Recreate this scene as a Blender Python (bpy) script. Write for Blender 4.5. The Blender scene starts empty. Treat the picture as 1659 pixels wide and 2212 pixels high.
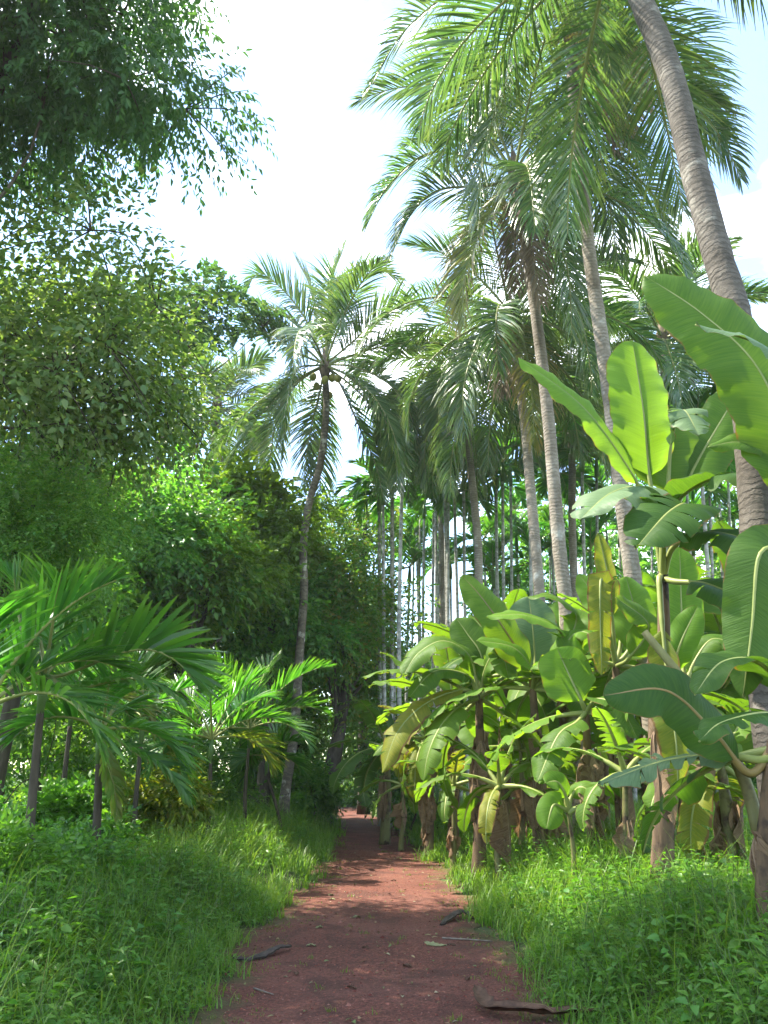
import bpy, math, random
import numpy as np
from mathutils import Vector, Matrix
R = math.radians
C = bpy.context.scene.collection
scene = bpy.context.scene
random.seed(7)

# ------------------------------------------------------------------ camera
CAM_H = 1.55
TILT = R(18.0)
F = 797.0 / 1024.0            # focal length in picture heights
cam_d = bpy.data.cameras.new('camera')
cam_d.sensor_fit = 'VERTICAL'
cam_d.sensor_height = 36.0
cam_d.sensor_width = 27.0
cam_d.lens = 36.0 * F
cam_d.clip_end = 2000
cam = bpy.data.objects.new('camera', cam_d)
cam.location = (0, 0, CAM_H)
cam.rotation_euler = (R(90) + TILT, 0, 0)
C.objects.link(cam)
scene.camera = cam

# ------------------------------------------------------------------ light
SUN_TO = Vector((-0.50, 0.16, 0.85)).normalized()
sun_el = math.asin(SUN_TO.z)
sun_az = math.atan2(SUN_TO.x, SUN_TO.y)        # clockwise from +Y
sd = bpy.data.lights.new('sun', 'SUN')
sd.energy = 3.9
sd.angle = R(0.55)
sd.color = (1.0, 0.93, 0.80)
so = bpy.data.objects.new('sun', sd)
so.rotation_euler = (-SUN_TO).to_track_quat('-Z', 'Y').to_euler()
so.location = SUN_TO * 60
C.objects.link(so)

w = bpy.data.worlds.new('World')
scene.world = w
w.use_nodes = True
nt = w.node_tree
nt.nodes.clear()
out = nt.nodes.new('ShaderNodeOutputWorld')
bg = nt.nodes.new('ShaderNodeBackground')
sky = nt.nodes.new('ShaderNodeTexSky')
sky.sky_type = 'NISHITA'
sky.sun_disc = False
sky.sun_elevation = sun_el
sky.sun_rotation = sun_az
sky.air_density = 1.0
sky.dust_density = 0.3
sky.ozone_density = 1.0
tc = nt.nodes.new('ShaderNodeTexCoord')
mp = nt.nodes.new('ShaderNodeMapping')
mp.inputs['Scale'].default_value = (1.0, 1.0, 1.9)
mp.inputs['Location'].default_value = (0.35, 0.1, 0.25)
nz = nt.nodes.new('ShaderNodeTexNoise')
nz.inputs['Scale'].default_value = 2.6
nz.inputs['Detail'].default_value = 7
nz.inputs['Roughness'].default_value = 0.52
cr = nt.nodes.new('ShaderNodeValToRGB')
cr.color_ramp.elements[0].position = 0.52
cr.color_ramp.elements[0].color = (0, 0, 0, 1)
cr.color_ramp.elements[1].position = 0.80
mx = nt.nodes.new('ShaderNodeMix')
mx.data_type = 'RGBA'
mx.inputs[7].default_value = (16.4, 16.2, 15.4, 1)     # sunlit cloud, in the sky texture's own units
nt.links.new(tc.outputs['Generated'], mp.inputs['Vector'])
nt.links.new(mp.outputs['Vector'], nz.inputs['Vector'])
nt.links.new(nz.outputs['Fac'], cr.inputs['Fac'])
nt.links.new(cr.outputs['Color'], mx.inputs[0])
nt.links.new(sky.outputs['Color'], mx.inputs[6])
nt.links.new(mx.outputs[2], bg.inputs['Color'])
bg.inputs['Strength'].default_value = 0.15
nt.links.new(bg.outputs['Background'], out.inputs['Surface'])

vs = scene.view_settings
vs.view_transform = 'Standard'
vs.look = 'None'
vs.exposure = 2.25
vs.gamma = 1.0
cy = scene.cycles
cy.max_bounces = 7
cy.diffuse_bounces = 4
cy.glossy_bounces = 2
cy.transmission_bounces = 4
cy.transparent_max_bounces = 4
cy.caustics_reflective = False
cy.caustics_refractive = False
cy.sample_clamp_indirect = 6.0

# ------------------------------------------------------------------ pixel helpers (photo measured at 1659 x 2212)
S_, C_ = math.sin(TILT), math.cos(TILT)
def ray(x, y):
    a = (x - 829.5) / 2212.0 / F
    b = (1106.0 - y) / 2212.0 / F
    return np.array([a, C_ - b * S_, S_ + b * C_])
def at(x, y, Y):
    d = ray(x, y)
    p = d * (Y / d[1])
    p[2] += CAM_H
    return p
def gp(x, y, z=0.0):
    d = ray(x, y)
    k = (z - CAM_H) / d[2]
    return np.array([d[0] * k, d[1] * k, z])

# ------------------------------------------------------------------ mesh helpers
class MB:
    def __init__(self):
        self.v = []; self.q = []; self.t = []; self.qm = []; self.tm = []; self.n = 0
        self.at = {}
    def add(self, V, Q=None, T=None, m=0, **attrs):
        V = np.asarray(V, dtype=np.float32).reshape(-1, 3)
        if Q is not None and len(Q):
            Q = np.asarray(Q, dtype=np.int32).reshape(-1, 4) + self.n
            self.q.append(Q); self.qm.append(np.full(len(Q), m, np.int32))
        if T is not None and len(T):
            T = np.asarray(T, dtype=np.int32).reshape(-1, 3) + self.n
            self.t.append(T); self.tm.append(np.full(len(T), m, np.int32))
        self.v.append(V)
        for k in set(list(attrs) + list(self.at)):
            lst = self.at.setdefault(k, [])
            have = sum(len(a) for a in lst)
            if have < self.n:
                lst.append(np.zeros(self.n - have, np.float32))
            a = attrs.get(k)
            lst.append(np.zeros(len(V), np.float32) if a is None else np.broadcast_to(np.asarray(a, np.float32).ravel(), (len(V),)).copy())
        self.n += len(V)
        return self
    def mesh(self, name, mats, smooth=True):
        me = bpy.data.meshes.new(name)
        V = np.concatenate(self.v) if self.v else np.zeros((0, 3), np.float32)
        Q = np.concatenate(self.q) if self.q else np.zeros((0, 4), np.int32)
        T = np.concatenate(self.t) if self.t else np.zeros((0, 3), np.int32)
        me.vertices.add(len(V)); me.vertices.foreach_set('co', V.ravel())
        me.loops.add(Q.size + T.size)
        me.loops.foreach_set('vertex_index', np.concatenate([Q.ravel(), T.ravel()]).astype(np.int32))
        me.polygons.add(len(Q) + len(T))
        st = np.concatenate([np.arange(len(Q)) * 4, Q.size + np.arange(len(T)) * 3]).astype(np.int32)
        me.polygons.foreach_set('loop_start', st)
        mi = np.concatenate(self.qm + self.tm) if (self.qm or self.tm) else np.zeros(0, np.int32)
        for m in mats: me.materials.append(m)
        me.polygons.foreach_set('material_index', mi)
        me.polygons.foreach_set('use_smooth', np.full(len(mi), smooth, dtype=bool))
        for k, l in self.at.items():
            a = me.attributes.new(k, 'FLOAT', 'POINT')
            a.data.foreach_set('value', np.concatenate(l))
        me.update()
        return me
    def build(self, name, mats, parent=None, smooth=True):
        return link(name, self.mesh(name, mats if isinstance(mats, (list, tuple)) else [mats], smooth), parent)

def link(name, me, parent=None):
    o = bpy.data.objects.new(name, me)
    C.objects.link(o)
    if parent is not None: o.parent = parent
    return o
def tag(o, label=None, cat=None, group=None, kind=None):
    if label: o['label'] = label
    if cat: o['category'] = cat
    if group: o['group'] = group
    if kind: o['kind'] = kind
    return o
def thing(name, loc, label, cat, group=None, rz=0):
    o = bpy.data.objects.new(name, None)
    o.empty_display_size = 0.2
    o.location = [float(c) for c in loc]; o.rotation_euler = (0, 0, rz)
    C.objects.link(o)
    return tag(o, label, cat, group)
def copy_tree(o, parent=None):
    c = o.copy(); C.objects.link(c)
    if parent is not None: c.parent = parent
    for ch in list(o.children): copy_tree(ch, c)
    return c
def nrm(a):
    a = np.asarray(a, float)
    return a / np.maximum(np.linalg.norm(a, axis=-1, keepdims=True), 1e-9)

def resample(P, n):
    """Catmull-Rom curve through P, n points by arc length"""
    P = np.asarray(P, float)
    if len(P) < 3:
        t = np.linspace(0, 1, n)[:, None]
        return P[0] + (P[-1] - P[0]) * t
    Q = np.vstack([2 * P[0] - P[1], P, 2 * P[-1] - P[-2]])
    out_ = []
    for i in range(1, len(Q) - 2):
        t = np.linspace(0, 1, 16, endpoint=False)[:, None]
        a, b, c, d = Q[i - 1], Q[i], Q[i + 1], Q[i + 2]
        out_.append(0.5 * (2 * b + (c - a) * t + (2 * a - 5 * b + 4 * c - d) * t ** 2 + (3 * b - a - 3 * c + d) * t ** 3))
    D = np.vstack(out_ + [P[-1:]])
    s = np.concatenate([[0], np.cumsum(np.linalg.norm(np.diff(D, axis=0), axis=1))])
    u = np.linspace(0, s[-1], n)
    return np.stack([np.interp(u, s, D[:, k]) for k in range(3)], 1)

def tube(mb, P, rad, sides=8, m=0, cap=True, jitter=0.0, rng=None, **kw):
    P = np.asarray(P, float); n = len(P)
    rad = np.broadcast_to(np.asarray(rad, float), (n,))
    T = nrm(np.gradient(P, axis=0))
    ref = np.array([0, 1.0, 0]) if abs(T[0, 1]) < 0.9 else np.array([1.0, 0, 0])
    A = nrm(np.cross(T, ref)); B = np.cross(T, A)
    th = np.linspace(0, 2 * np.pi, sides, endpoint=False)
    rr = rad[:, None] * np.ones(sides)[None]
    if jitter and rng is not None:
        rr = rr * (1 + jitter * rng.normal(size=rr.shape))
    V = P[:, None] + rr[..., None] * (np.cos(th)[None, :, None] * A[:, None] + np.sin(th)[None, :, None] * B[:, None])
    s = np.concatenate([[0], np.cumsum(np.linalg.norm(np.diff(P, axis=0), axis=1))])
    i = np.arange(n - 1)[:, None] * sides; j = np.arange(sides)[None]; j2 = (j + 1) % sides
    Q = np.stack([i + j, i + j2, i + sides + j2, i + sides + j], -1).reshape(-1, 4)
    V = V.reshape(-1, 3)
    along = np.repeat(s, sides)
    Tt = None
    if cap:
        V = np.vstack([V, P[0], P[-1]])
        along = np.concatenate([along, [0, s[-1]]])
        b0, b1 = n * sides, n * sides + 1
        jj = np.arange(sides); k2 = (jj + 1) % sides
        Tt = np.vstack([np.stack([np.full(sides, b0), k2, jj], 1),
                        np.stack([np.full(sides, b1), (n - 1) * sides + jj, (n - 1) * sides + k2], 1)])
    mb.add(V, Q, Tt, m, along=along, **kw)

# ------------------------------------------------------------------ materials
def new_mat(name):
    m = bpy.data.materials.new(name); m.use_nodes = True
    n = m.node_tree; n.nodes.clear()
    return m, n, n.nodes, n.links
def ramp(N, stops, interp='LINEAR'):
    r = N.new('ShaderNodeValToRGB'); r.color_ramp.interpolation = interp
    e = r.color_ramp.elements
    while len(e) < len(stops): e.new(0.5)
    for k, (p, c) in enumerate(stops):
        e[k].position = p; e[k].color = (*c, 1)
    return r
def mixc(N, Lk, fac, a, b, mode='MIX'):
    x = N.new('ShaderNodeMix'); x.data_type = 'RGBA'; x.blend_type = mode
    for sock, val in ((0, fac), (6, a), (7, b)):
        if hasattr(val, 'is_linked'): Lk.new(val, x.inputs[sock])
        elif sock == 0: x.inputs[0].default_value = val
        else: x.inputs[sock].default_value = (*val, 1)
    return x.outputs[2]
def attr(N, name):
    a = N.new('ShaderNodeAttribute'); a.attribute_name = name
    return a.outputs['Fac']
def math_(N, Lk, op, a, b=0.0):
    x = N.new('ShaderNodeMath'); x.operation = op
    for i, val in enumerate((a, b)):
        if hasattr(val, 'is_linked'): Lk.new(val, x.inputs[i])
        else: x.inputs[i].default_value = val
    return x.outputs[0]
def noise(N, Lk, scale, detail=4, rough=0.55, vec=None):
    x = N.new('ShaderNodeTexNoise'); x.inputs['Scale'].default_value = scale
    x.inputs['Detail'].default_value = detail; x.inputs['Roughness'].default_value = rough
    if vec is not None: Lk.new(vec, x.inputs['Vector'])
    return x.outputs['Fac']
def objvec(N):
    return N.new('ShaderNodeTexCoord').outputs['Object']
def bump(N, Lk, h, strength, dist):
    b = N.new('ShaderNodeBump'); b.inputs['Strength'].default_value = strength; b.inputs['Distance'].default_value = dist
    Lk.new(h, b.inputs['Height'])
    return b.outputs['Normal']
def finish_leaf(N, Lk, col, trans_gain, trans, rough, spec, normal=None):
    p = N.new('ShaderNodeBsdfPrincipled')
    Lk.new(col, p.inputs['Base Color'])
    p.inputs['Roughness'].default_value = rough
    p.inputs['Specular IOR Level'].default_value = spec
    t = N.new('ShaderNodeBsdfTranslucent')
    Lk.new(mixc(N, Lk, 1.0, col, trans_gain, 'MULTIPLY'), t.inputs['Color'])
    if normal is not None: Lk.new(normal, p.inputs['Normal'])
    s = N.new('ShaderNodeMixShader'); s.inputs[0].default_value = trans
    Lk.new(p.outputs[0], s.inputs[1]); Lk.new(t.outputs[0], s.inputs[2])
    o = N.new('ShaderNodeOutputMaterial'); Lk.new(s.outputs[0], o.inputs['Surface'])
def leaf_mat(name, cols, gain=(2.6, 2.3, 1.0), trans=0.42, rough=0.42, spec=0.4, patch=0.6, tip=None):
    """cols: colours picked per leaf; large soft patches shift the pick"""
    m, n, N, Lk = new_mat(name)
    g = N.new('ShaderNodeNewGeometry')
    oi = N.new('ShaderNodeObjectInfo')
    nz_ = noise(N, Lk, patch, 2, 0.5, objvec(N))
    f = math_(N, Lk, 'ADD', math_(N, Lk, 'MULTIPLY', g.outputs['Random Per Island'], 0.75),
              math_(N, Lk, 'MULTIPLY', math_(N, Lk, 'SUBTRACT', nz_, 0.25), 0.55))
    k = len(cols)
    r = ramp(N, [(0.05 + 0.9 * i / max(k - 1, 1), c) for i, c in enumerate(cols)])
    Lk.new(f, r.inputs['Fac'])
    col = r.outputs['Color']
    hs = N.new('ShaderNodeHueSaturation')
    Lk.new(col, hs.inputs['Color'])
    Lk.new(math_(N, Lk, 'ADD', math_(N, Lk, 'MULTIPLY', oi.outputs['Random'], 0.02), 0.49), hs.inputs['Hue'])
    Lk.new(math_(N, Lk, 'ADD', math_(N, Lk, 'MULTIPLY', oi.outputs['Random'], 0.3), 0.85), hs.inputs['Value'])
    col = hs.outputs['Color']
    if tip:
        fac = math_(N, Lk, 'MULTIPLY', math_(N, Lk, 'POWER', attr(N, 'tip'), tip[1]), tip[2])
        col = mixc(N, Lk, fac, col, tip[0])
    finish_leaf(N, Lk, col, gain, trans, rough, spec)
    return m

M = {}
M['coco'] = leaf_mat('coconut_leaflet', [(.036, .092, .027), (.058, .12, .034), (.088, .155, .042), (.13, .185, .052)], gain=(1.9, 2.0, 1.0), trans=.30, rough=.27, spec=.65, patch=.4, tip=((.16, .13, .03), 4, .5))
M['coco_yellow'] = leaf_mat('ageing_coconut_leaflet', [(.09, .14, .025), (.14, .18, .03), (.22, .21, .04)], gain=(2.0, 1.9, 1.0), trans=.36, rough=.4, spec=.4, tip=((.22, .13, .06), 2, .8))
M['coco_dead'] = leaf_mat('dry_coconut_leaflet', [(.13, .085, .05), (.20, .145, .095), (.27, .20, .14)], gain=(1.2, 1.1, 1.0), trans=.2, rough=.7, spec=.2)
M['areca'] = leaf_mat('areca_leaflet', [(.02, .075, .014), (.034, .115, .018), (.052, .15, .02), (.08, .18, .024)], gain=(2.4, 2.6, .9), trans=.42, rough=.36, spec=.45, tip=((.12, .13, .03), 4, .35))
M['areca_yellow'] = leaf_mat('yellowing_areca_leaflet', [(.07, .14, .018), (.11, .16, .02), (.15, .15, .03)], gain=(2.0, 1.9, 1.0), trans=.4, rough=.45, spec=.35)
M['leaf_dark'] = leaf_mat('dark_lanceolate_leaf', [(.028, .065, .026), (.04, .088, .032), (.055, .11, .036)], gain=(2.4, 2.5, 1.0), trans=.45, rough=.5, spec=.25)
M['leaf_big'] = leaf_mat('broad_grey_green_leaf', [(.055, .12, .036), (.085, .165, .048), (.125, .205, .06), (.17, .23, .085)], gain=(2.2, 2.2, .9), trans=.4, rough=.42, spec=.4)
M['leaf_mid'] = leaf_mat('glossy_green_leaf', [(.04, .115, .022), (.062, .165, .028), (.095, .205, .034), (.13, .23, .036)], gain=(2.0, 2.0, .8), trans=.5, rough=.38, spec=.45)
M['leaf_light'] = leaf_mat('bright_yellow_green_leaf', [(.06, .125, .014), (.09, .17, .018), (.13, .20, .022)], gain=(2.2, 2.2, .8), trans=.45, rough=.42, spec=.4)
M['leaf_yellow'] = leaf_mat('golden_shrub_leaf', [(.07, .14, .016), (.13, .185, .02), (.25, .25, .03)], gain=(1.9, 1.8, .7), trans=.45, rough=.42, spec=.4)
M['leaf_rusty'] = leaf_mat('rust_tinged_leaf', [(.045, .12, .024), (.08, .19, .034), (.11, .21, .036), (.18, .15, .036)], gain=(2.0, 2.0, .8), trans=.52, rough=.42, spec=.4, patch=1.2)
M['herb'] = leaf_mat('weed_leaf', [(.046, .125, .014), (.066, .17, .018), (.09, .21, .024), (.125, .24, .03)], gain=(2.1, 2.3, .8), trans=.38, rough=.42, spec=.38)
M['grass'] = leaf_mat('grass_blade', [(.062, .145, .016), (.09, .19, .022), (.125, .23, .03), (.18, .25, .042)], gain=(2.1, 2.1, .8), trans=.42, rough=.45, spec=.35, tip=((.16, .19, .05), 3, .4))
M['straw'] = leaf_mat('straw_stalk', [(.16, .20, .06), (.26, .25, .10), (.34, .29, .15)], gain=(1.3, 1.3, .9), trans=.3, rough=.6, spec=.2)
M['nettle'] = leaf_mat('oval_weed_leaf', [(.045, .125, .022), (.062, .16, .028), (.085, .195, .032)], gain=(2.0, 2.2, .8), trans=.36, rough=.5, spec=.3)
M['litter'] = leaf_mat('leaf_scrap', [(.07, .035, .02), (.16, .10, .05), (.26, .20, .10), (.12, .16, .05), (.35, .30, .2)], gain=(1, 1, 1), trans=.1, rough=.8, spec=.2)
M['turf'] = leaf_mat('short_grass_blade', [(.07, .12, .02), (.11, .16, .026), (.15, .17, .04)], gain=(1.9, 1.9, .8), trans=.4, rough=.5, spec=.3)

def banana_mat(name, c1, c2, gain, trans=.45, scorch=0.0, rough=.5):
    m, n, N, Lk = new_mat(name)
    ac, al = attr(N, 'across'), attr(N, 'along')
    absu = math_(N, Lk, 'ABSOLUTE', ac)
    vec = N.new('ShaderNodeCombineXYZ')
    Lk.new(math_(N, Lk, 'ADD', al, math_(N, Lk, 'MULTIPLY', absu, -0.06)), vec.inputs[0])
    Lk.new(math_(N, Lk, 'MULTIPLY', ac, 0.02), vec.inputs[1])
    veins = noise(N, Lk, 60, 3, .6, vec.outputs[0])
    broad = noise(N, Lk, 2.2, 3, .5, objvec(N))
    oi = N.new('ShaderNodeObjectInfo')
    f = math_(N, Lk, 'ADD', math_(N, Lk, 'MULTIPLY', broad, .6), math_(N, Lk, 'MULTIPLY', oi.outputs['Random'], .55))
    f = math_(N, Lk, 'ADD', f, math_(N, Lk, 'MULTIPLY', math_(N, Lk, 'SUBTRACT', veins, .5), 1.3))
    r = ramp(N, [(.15, c1), (.95, c2)]); Lk.new(f, r.inputs['Fac'])
    col = r.outputs['Color']
    # pale line along the midrib
    mr = ramp(N, [(.0, (1, 1, 1)), (.05, (0, 0, 0))]); Lk.new(absu, mr.inputs['Fac'])
    col = mixc(N, Lk, math_(N, Lk, 'MULTIPLY', mr.outputs['Color'], .5), col, (.16, .2, .05))
    # browned margin and blotches
    e = math_(N, Lk, 'ADD', math_(N, Lk, 'POWER', absu, 5.0), math_(N, Lk, 'MULTIPLY', noise(N, Lk, 7, 4, .65, objvec(N)), 1.2))
    scorch += .1
    sc = ramp(N, [(max(0.0, (1.55 - scorch) / 2.2), (0, 0, 0)), (min(1.0, (1.75 - scorch) / 2.2), (1, 1, 1))])
    Lk.new(math_(N, Lk, 'DIVIDE', e, 2.2), sc.inputs['Fac'])
    col = mixc(N, Lk, sc.outputs['Color'], col, (.15, .09, .035))
    nb = bump(N, Lk, veins, .9, .008)
    finish_leaf(N, Lk, col, gain, trans, rough, .16, nb)
    return m
M['ban'] = banana_mat('banana_leaf_green', (.05, .115, .014), (.10, .18, .022), (2.3, 2.1, .6))
M['ban_light'] = banana_mat('banana_leaf_young', (.08, .17, .02), (.13, .24, .03), (2.1, 2.0, .6), trans=.5)
M['ban_dark'] = banana_mat('banana_leaf_deep_green', (.028, .075, .014), (.06, .12, .02), (2.2, 2.1, .6), trans=.4)
M['ban_pale'] = banana_mat('banana_leaf_waxy_underside', (.09, .155, .07), (.15, .22, .11), (1.5, 1.6, .7), trans=.32, rough=.5)
M['ban_yellow'] = banana_mat('banana_leaf_yellowing', (.10, .155, .018), (.24, .23, .03), (1.7, 1.6, .6), scorch=.35)
M['ban_dead'] = banana_mat('banana_leaf_dried', (.10, .062, .034), (.30, .21, .13), (1.3, 1.1, .8), trans=.25, rough=.9)

def solid_mat(name, c1, c2, scale=6, rough=.8, bs=.5, bd=.01, stretch=(1, 1, 1), extra=None):
    m, n, N, Lk = new_mat(name)
    mpp = N.new('ShaderNodeMapping'); mpp.inputs['Scale'].default_value = stretch
    Lk.new(objvec(N), mpp.inputs['Vector'])
    f = noise(N, Lk, scale, 6, .62, mpp.outputs[0])
    r = ramp(N, [(.3, c1), (.7, c2)]); Lk.new(f, r.inputs['Fac'])
    col = r.outputs['Color']
    if extra:
        f2 = noise(N, Lk, extra[0], 4, .6, objvec(N))
        r2 = ramp(N, [(extra[1], (0, 0, 0)), (extra[1] + .08, (1, 1, 1))]); Lk.new(f2, r2.inputs['Fac'])
        col = mixc(N, Lk, r2.outputs['Color'], col, extra[2])
    p = N.new('ShaderNodeBsdfPrincipled'); Lk.new(col, p.inputs['Base Color'])
    p.inputs['Roughness'].default_value = rough; p.inputs['Specular IOR Level'].default_value = .25
    Lk.new(bump(N, Lk, f, bs, bd), p.inputs['Normal'])
    o = N.new('ShaderNodeOutputMaterial'); Lk.new(p.outputs[0], o.inputs['Surface'])
    return m
def ring_mat(name, c1, c2, cgap, step, lich=None, rough=.85, wob=.6):
    """palm trunk: leaf scars as rings along the trunk, lichen blotches"""
    m, n, N, Lk = new_mat(name)
    al = attr(N, 'along')
    ov = objvec(N)
    wv = math_(N, Lk, 'MULTIPLY', math_(N, Lk, 'SUBTRACT', noise(N, Lk, 2.2, 6, .72, ov), .5), step * wob * 7)
    msk = ramp(N, [(.38, (.25, .25, .25)), (.6, (1, 1, 1))]); Lk.new(noise(N, Lk, 4.5, 4, .65, ov), msk.inputs['Fac'])
    ph = math_(N, Lk, 'FRACT', math_(N, Lk, 'DIVIDE', math_(N, Lk, 'ADD', al, wv), step))
    g = ramp(N, [(.0, (0, 0, 0)), (.3, (1, 1, 1)), (.7, (.8, .8, .8)), (1.0, (.1, .1, .1))]); Lk.new(ph, g.inputs['Fac'])
    f = noise(N, Lk, 9, 5, .65, ov)
    r = ramp(N, [(.3, c1), (.7, c2)]); Lk.new(f, r.inputs['Fac'])
    col = mixc(N, Lk, math_(N, Lk, 'MULTIPLY', math_(N, Lk, 'SUBTRACT', 1.0, g.outputs['Color']), msk.outputs['Color']), r.outputs['Color'], cgap)
    st = ramp(N, [(.35, (.55, .52, .48)), (.62, (1, 1, 1))]); Lk.new(noise(N, Lk, 1.3, 6, .7, ov), st.inputs['Fac'])
    col = mixc(N, Lk, 1.0, col, st.outputs['Color'], 'MULTIPLY')
    if lich:
        f2 = noise(N, Lk, lich[1], 5, .6, ov)
        r2 = ramp(N, [(lich[2], (0, 0, 0)), (lich[2] + .1, (1, 1, 1))]); Lk.new(f2, r2.inputs['Fac'])
        col = mixc(N, Lk, r2.outputs['Color'], col, lich[0])
    p = N.new('ShaderNodeBsdfPrincipled'); Lk.new(col, p.inputs['Base Color'])
    p.inputs['Roughness'].default_value = rough; p.inputs['Specular IOR Level'].default_value = .2
    h = math_(N, Lk, 'ADD', math_(N, Lk, 'MULTIPLY', g.outputs['Color'], msk.outputs['Color']), math_(N, Lk, 'MULTIPLY', f, 1.1))
    Lk.new(bump(N, Lk, h, .6, .012), p.inputs['Normal'])
    o = N.new('ShaderNodeOutputMaterial'); Lk.new(p.outputs[0], o.inputs['Surface'])
    return m
M['coco_trunk'] = ring_mat('coconut_bark', (.19, .16, .12), (.36, .32, .26), (.15, .125, .095), .07, ((.42, .41, .36), 1.6, .6))
M['coco_trunk_dark'] = ring_mat('shaded_coconut_bark', (.075, .065, .052), (.16, .14, .115), (.06, .052, .042), .075, ((.24, .22, .18), 2.0, .6))  # darker bark: the shade on the thick leaning trunk is put into its colour
M['coco_trunk_speckled'] = ring_mat('speckled_coconut_bark', (.10, .085, .06), (.22, .19, .14), (.06, .05, .04), .13, ((.42, .40, .33), 3.2, .56))
M['areca_trunk'] = ring_mat('areca_bark', (.30, .30, .27), (.52, .52, .48), (.14, .14, .11), .22, ((.55, .55, .52), 2.2, .55))
M['areca_shaft'] = solid_mat('areca_crownshaft', (.06, .12, .03), (.10, .17, .05), 3, .5, .2)
M['bark_dark'] = solid_mat('dark_forest_bark', (.035, .028, .02), (.09, .075, .055), 9, .9, .8, .03, (1, 1, .35), (2.5, .62, (.06, .085, .03)))
M['bark_grey'] = solid_mat('grey_bark', (.09, .075, .055), (.2, .17, .13), 9, .9, .8, .02, (1, 1, .3))
M['fibre'] = solid_mat('palm_fibre', (.06, .045, .03), (.20, .15, .10), 14, .9, .8, .02, (1, 1, .25))
M['rachis'] = solid_mat('frond_midrib', (.13, .16, .04), (.22, .23, .07), 5, .45, .2)
M['rachis_dead'] = solid_mat('dry_frond_midrib', (.14, .09, .05), (.24, .17, .11), 9, .8, .3)
M['coconut'] = solid_mat('young_coconut_husk', (.20, .22, .04), (.34, .30, .07), 6, .45, .2)
M['ban_stem'] = solid_mat('banana_pseudostem', (.10, .09, .035), (.17, .17, .06), 7, .6, .5, .01, (1, 1, .2), (3.2, .5, (.05, .032, .02)))
M['ban_stem_dry'] = solid_mat('dry_banana_sheath', (.035, .023, .014), (.19, .125, .07), 7, .85, .7, .015, (1, 1, .2), (4, .55, (.035, .024, .016)))
M['ban_rib'] = solid_mat('banana_midrib', (.16, .20, .05), (.26, .28, .09), 4, .45, .2)
M['ban_rib_red'] = solid_mat('banana_midrib_reddish', (.17, .12, .04), (.22, .16, .06), 4, .45, .2)
M['weed_stem'] = solid_mat('weed_stem', (.05, .10, .02), (.09, .13, .04), 6, .6, .2)
M['dry_leaf'] = solid_mat('dry_brown_leaf', (.035, .018, .010), (.13, .07, .04), 14, .75, .5, .01)
M['dry_stick'] = solid_mat('weathered_stick', (.10, .075, .055), (.22, .18, .14), 16, .85, .6, .01)
M['black_husk'] = solid_mat('blackened_spathe', (.02, .016, .013), (.09, .065, .05), 12, .7, .6, .01)
M['fallen_green'] = solid_mat('fallen_pale_leaf', (.16, .17, .07), (.26, .24, .12), 12, .7, .3)

def path_mat():
    m, n, N, Lk = new_mat('red_laterite')
    ov = objvec(N)
    big = noise(N, Lk, .7, 4, .55, ov)
    fine = noise(N, Lk, 34, 7, .8, ov)
    vor = N.new('ShaderNodeTexVoronoi'); vor.inputs['Scale'].default_value = 55; Lk.new(ov, vor.inputs['Vector'])
    r = ramp(N, [(.36, (.030, .0105, .0075)), (.5, (.105, .034, .022)), (.64, (.24, .085, .056))]); Lk.new(fine, r.inputs['Fac'])
    col = mixc(N, Lk, math_(N, Lk, 'MULTIPLY', vor.outputs['Color'], .25), r.outputs['Color'], (.27, .11, .075))
    b2 = ramp(N, [(.42, (0, 0, 0)), (.66, (1, 1, 1))]); Lk.new(big, b2.inputs['Fac'])
    col = mixc(N, Lk, math_(N, Lk, 'MULTIPLY', b2.outputs['Color'], .5), col, (.20, .085, .06))
    dk = ramp(N, [(.40, (1, 1, 1)), (.52, (0, 0, 0))]); Lk.new(noise(N, Lk, 1.7, 5, .65, ov), dk.inputs['Fac'])
    col = mixc(N, Lk, math_(N, Lk, 'MULTIPLY', dk.outputs['Color'], .55), col, (.05, .022, .016))
    # mossy soil creeping in from the verges
    ed = math_(N, Lk, 'ADD', attr(N, 'edge'), math_(N, Lk, 'MULTIPLY', math_(N, Lk, 'SUBTRACT', noise(N, Lk, 3.2, 5, .65, ov), .5), .9))
    r3 = ramp(N, [(.78, (0, 0, 0)), (1.05, (1, 1, 1))]); Lk.new(ed, r3.inputs['Fac'])
    col = mixc(N, Lk, math_(N, Lk, 'MULTIPLY', r3.outputs['Color'], .75), col, (.085, .085, .03))
    p = N.new('ShaderNodeBsdfPrincipled'); Lk.new(col, p.inputs['Base Color'])
    p.inputs['Roughness'].default_value = .85; p.inputs['Specular IOR Level'].default_value = .25
    h = math_(N, Lk, 'ADD', fine, math_(N, Lk, 'MULTIPLY', vor.outputs['Distance'], .8))
    Lk.new(bump(N, Lk, h, .9, .02), p.inputs['Normal'])
    o = N.new('ShaderNodeOutputMaterial'); Lk.new(p.outputs[0], o.inputs['Surface'])
    return m
M['path'] = path_mat()
M['soil'] = solid_mat('mossy_soil', (.035, .05, .016), (.075, .085, .03), 3, .95, .6, .03, (1, 1, 1), (.5, .5, (.06, .10, .022)))
M['pebble'] = leaf_mat('laterite_pebble', [(.06, .018, .011), (.15, .045, .027), (.26, .10, .06), (.30, .17, .12)], gain=(0, 0, 0), trans=0.0, rough=.85, spec=.2)

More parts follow.
